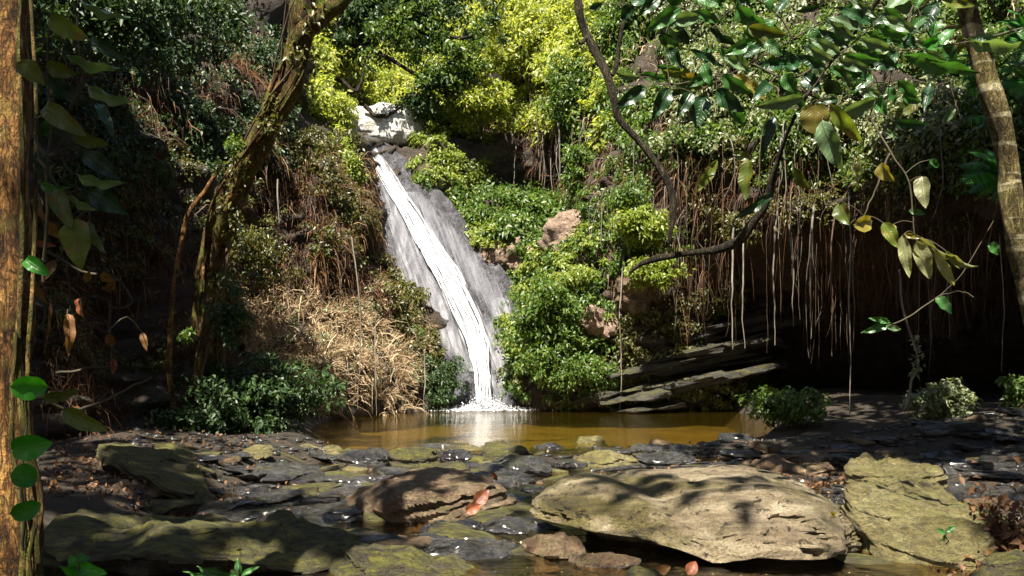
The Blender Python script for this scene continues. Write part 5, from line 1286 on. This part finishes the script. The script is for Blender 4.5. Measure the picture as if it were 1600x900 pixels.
# ------------------------------------------------------------------ hanging roots
def root(label, pts, r0, mat='root', group=None, seed=0, wob=.015):
    r0 = r0 * .6
    V, Fq = tube(np.array(pts), [r0, r0 * .85, r0 * .7, r0 * .35], 6, 16, wob, seed, .15)
    return mk("hanging_root", V, Fq, M[mat], None, label=label, cat="root", group=group)
HAND = [  # px, top row, bottom row, depth, radius, label
 (1328, 330, 648, 12.6, .020, "longest thin root reaching the ground before the dark cave"),
 (1268, 345, 530, 13.0, .030, "thick grey root before the cave ending in a pale tuft"),
 (1300, 350, 556, 12.9, .022, "reddish root beside the thick grey one before the cave"),
 (1333, 390, 550, 12.8, .020, "reddish brown root just right of the longest root"),
 (1212, 360, 540, 13.3, .022, "grey root left of the thick grey one before the cave"),
 (1240, 380, 510, 13.2, .018, "short grey root between two longer ones before the cave"),
 (1144, 385, 545, 14.2, .030, "pale yellowish root below the low dark bough"),
 (1163, 375, 545, 14.0, .026, "straight pale root right under the low dark bough"),
 (1566, 400, 580, 11.5, .014, "thin root at the far right of the cave"),
 (1484, 470, 530, 12.0, .012, "short thin root at the right of the cave"),
 (968, 430, 640, 16.3, .024, "brown root reaching the pool from the reddish earth bulge"),
 (560, 400, 640, 14.9, .020, "pale root hanging from the dry brush heap into the pool"),
 (588, 540, 650, 15.0, .018, "greyish root right of the pale one by the dry brush heap"),
 (664, 580, 652, 16.3, .020, "mossy green root hanging left of the waterfall's foot"),
 (432, 310, 420, 13.0, .022, "pale root on the bank right of the leaning tree"),
]
for i, (px, ya, yb, d, r_, lab) in enumerate(HAND):
    pts = [P(px + rng.normal(0, 4), ya - 30, d + .25), P(px + rng.normal(0, 2), ya + (yb - ya) * .33, d), P(px + rng.normal(0, 2), ya + (yb - ya) * .66, d), P(px, yb, d)]
    root(lab, pts, r_, 'root' if i not in (2, 3) else 'root_dark', None, i)
def root_rows(label, group, n, poly, vmin, vmax, lmin, lmax, r0, r1, mats, seed, off=.15):
    p_, n_ = wall_pts(n, poly, vmin, vmax, 0.8, seed)
    r = np.random.default_rng(seed)
    for i in range(n):
        a_ = p_[i] + n_[i] * off
        a_[1] -= .1
        L_ = r.uniform(lmin, lmax)
        L_ = min(L_, a_[2] - .25) if a_[2] > .6 else .3
        q = a_ + np.array([r.normal(0, .05), -.05, 0])
        pts = [a_ - n_[i] * .3 + np.array([0, 0, .1]), q + np.array([0, 0, -.1 * L_]), q + np.array([r.normal(0, .04), r.normal(0, .03), -.6 * L_]), q + np.array([r.normal(0, .07), r.normal(0, .05), -L_])]
        root(label, pts, r.uniform(r0, r1), mats[int(r.integers(len(mats)))], group, seed + i, float(r.choice([.01, .02, .05])))
root_rows("thin root in the curtain hanging from the lip of the dark cave", "roots hanging from the cave lip", 120, [(1000, 250), (1640, 250), (1640, 380), (1060, 420)], 3.6, 5.2, .4, 2.3, .004, .010, ['root', 'root_dark', 'root_dark'], 501)
root_rows("root in the curtain hanging above the slope of broad green plants", "roots above the plant slope", 42, [(690, 150), (930, 150), (930, 230), (690, 230)], 5.4, 7, .8, 1.8, .015, .035, ['root', 'root', 'root_dark'], 502, .3)
root_rows("grey root hanging down the cliff right of the pinkish rock knob", "roots on the cliff right of the rock knob", 55, [(900, 200), (1080, 200), (1080, 330), (900, 330)], 3.5, 6.5, .8, 2.2, .010, .024, ['root', 'root', 'root_dark'], 503, .25)
root_rows("root hanging among the leaves at the upper right cliff", "roots on the upper right cliff", 40, [(1060, 130), (1540, 130), (1540, 250), (1060, 250)], 4.2, 7, .7, 1.8, .010, .02, ['root', 'root_dark'], 504, .3)
root_rows("brown root hanging down the bank above the dry brush heap", "roots above the dry brush heap", 24, [(410, 230), (560, 260), (580, 420), (410, 420)], 2.6, 6, .6, 1.5, .010, .022, ['root', 'root_dark', 'root_dark'], 505, .2)
root_rows("thin root hanging from the dry brush heap to the water", "roots under the dry brush heap", 14, [(480, 500), (640, 520), (640, 580), (480, 580)], 0.5, 3, .6, 1.1, .008, .016, ['root', 'root'], 506, .25)
# flowering vine before the cave
t_ = empty("vine", P(1420, 640, 9.8), label="thin vine with tiny whitish flowers hanging before the cave onto the pale bush", cat="vine")
V, Fq = tube(path3([(1405, 420, 9.8), (1412, 480, 9.8), (1428, 540, 9.8), (1434, 570, 9.8), (1424, 600, 9.8), (1415, 640, 9.8)]), [.012, .013, .014, .016], 7, 30, .02, 1); mk("stem", V, Fq, M['root'], t_)
pv = catmull(path3([(1430, 525, 9.8), (1434, 560, 9.8), (1428, 585, 9.8)]), 16)
foliage("flowers", clumps(pv, 6, .07, 77), .045, M['leaf_pale'], t_, 77, kind='stuff')

# ------------------------------------------------------------------ trees around and above the photographer: they close the valley and shade the foreground
def shade_tree(label, c, rx, ry, rz, ncl, per, size, seed, trunk):
    t_ = empty("tree", trunk, label=label, cat="tree")
    tr_ = np.asarray(trunk, float); c = np.asarray(c, float)
    V, Fq = tube(np.array([tr_ - [0, 0, .5], tr_ + (c - tr_) * .35 + [0, 0, .5], c]), [.3, .22, .08], 12, 26, .05, seed, .15); mk("trunk", V, Fq, M['bark_dark'], t_)
    cc_ = ellipsoid_pts(ncl, c, rx, ry, rz, seed, .05)
    pts = clumps(cc_, per, .55, seed, .5)
    keep = sunny(pts)
    # nothing may hang into the view
    ppx, ppy = proj(pts)
    keep &= ~((pts[:, 1] > 0.3) & (ppy > -120) & (ppx > -200) & (ppx < 1800))
    foliage("crown", pts[keep], size, M['leaf_dark'], t_, seed, asp=.55)
shade_tree("tall tree standing left behind the photographer", (-4.5, -1.5, 8.5), 4.6, 4.6, 1.6, 330, 60, .24, 701, (-6, -2, .2))
shade_tree("tall tree standing right behind the photographer", (4.5, -1.0, 8.5), 4.8, 4.6, 1.6, 330, 60, .24, 702, (6, -4, .2))
shade_tree("tree far behind the photographer on the left", (-5, -9, 8.5), 5.5, 4.5, 3.5, 300, 60, .28, 703, (-5, -11, 2.5))
shade_tree("tree far behind the photographer on the right", (5, -9, 8.5), 5.5, 4.5, 3.5, 300, 60, .28, 704, (5, -11, 2.5))
shade_tree("tree on the slope to the left of the stream", (-9, 5, 8.5), 3.6, 4.5, 2.2, 260, 60, .24, 705, (-10, 5, 1.4))
shade_tree("tree on the slope to the right of the stream", (9.5, 5, 8.5), 4.0, 5.0, 2.2, 260, 60, .24, 706, (10.5, 4, 1.6))
shade_tree("unseen tree added above the right shore to shade the cave floor", (6.2, 8.0, 8.8), 4.2, 3.2, 1.4, 420, 60, .24, 707, (11.5, 5, 2.0))  # out-of-view crown added to keep the sun off the cave floor and cliff
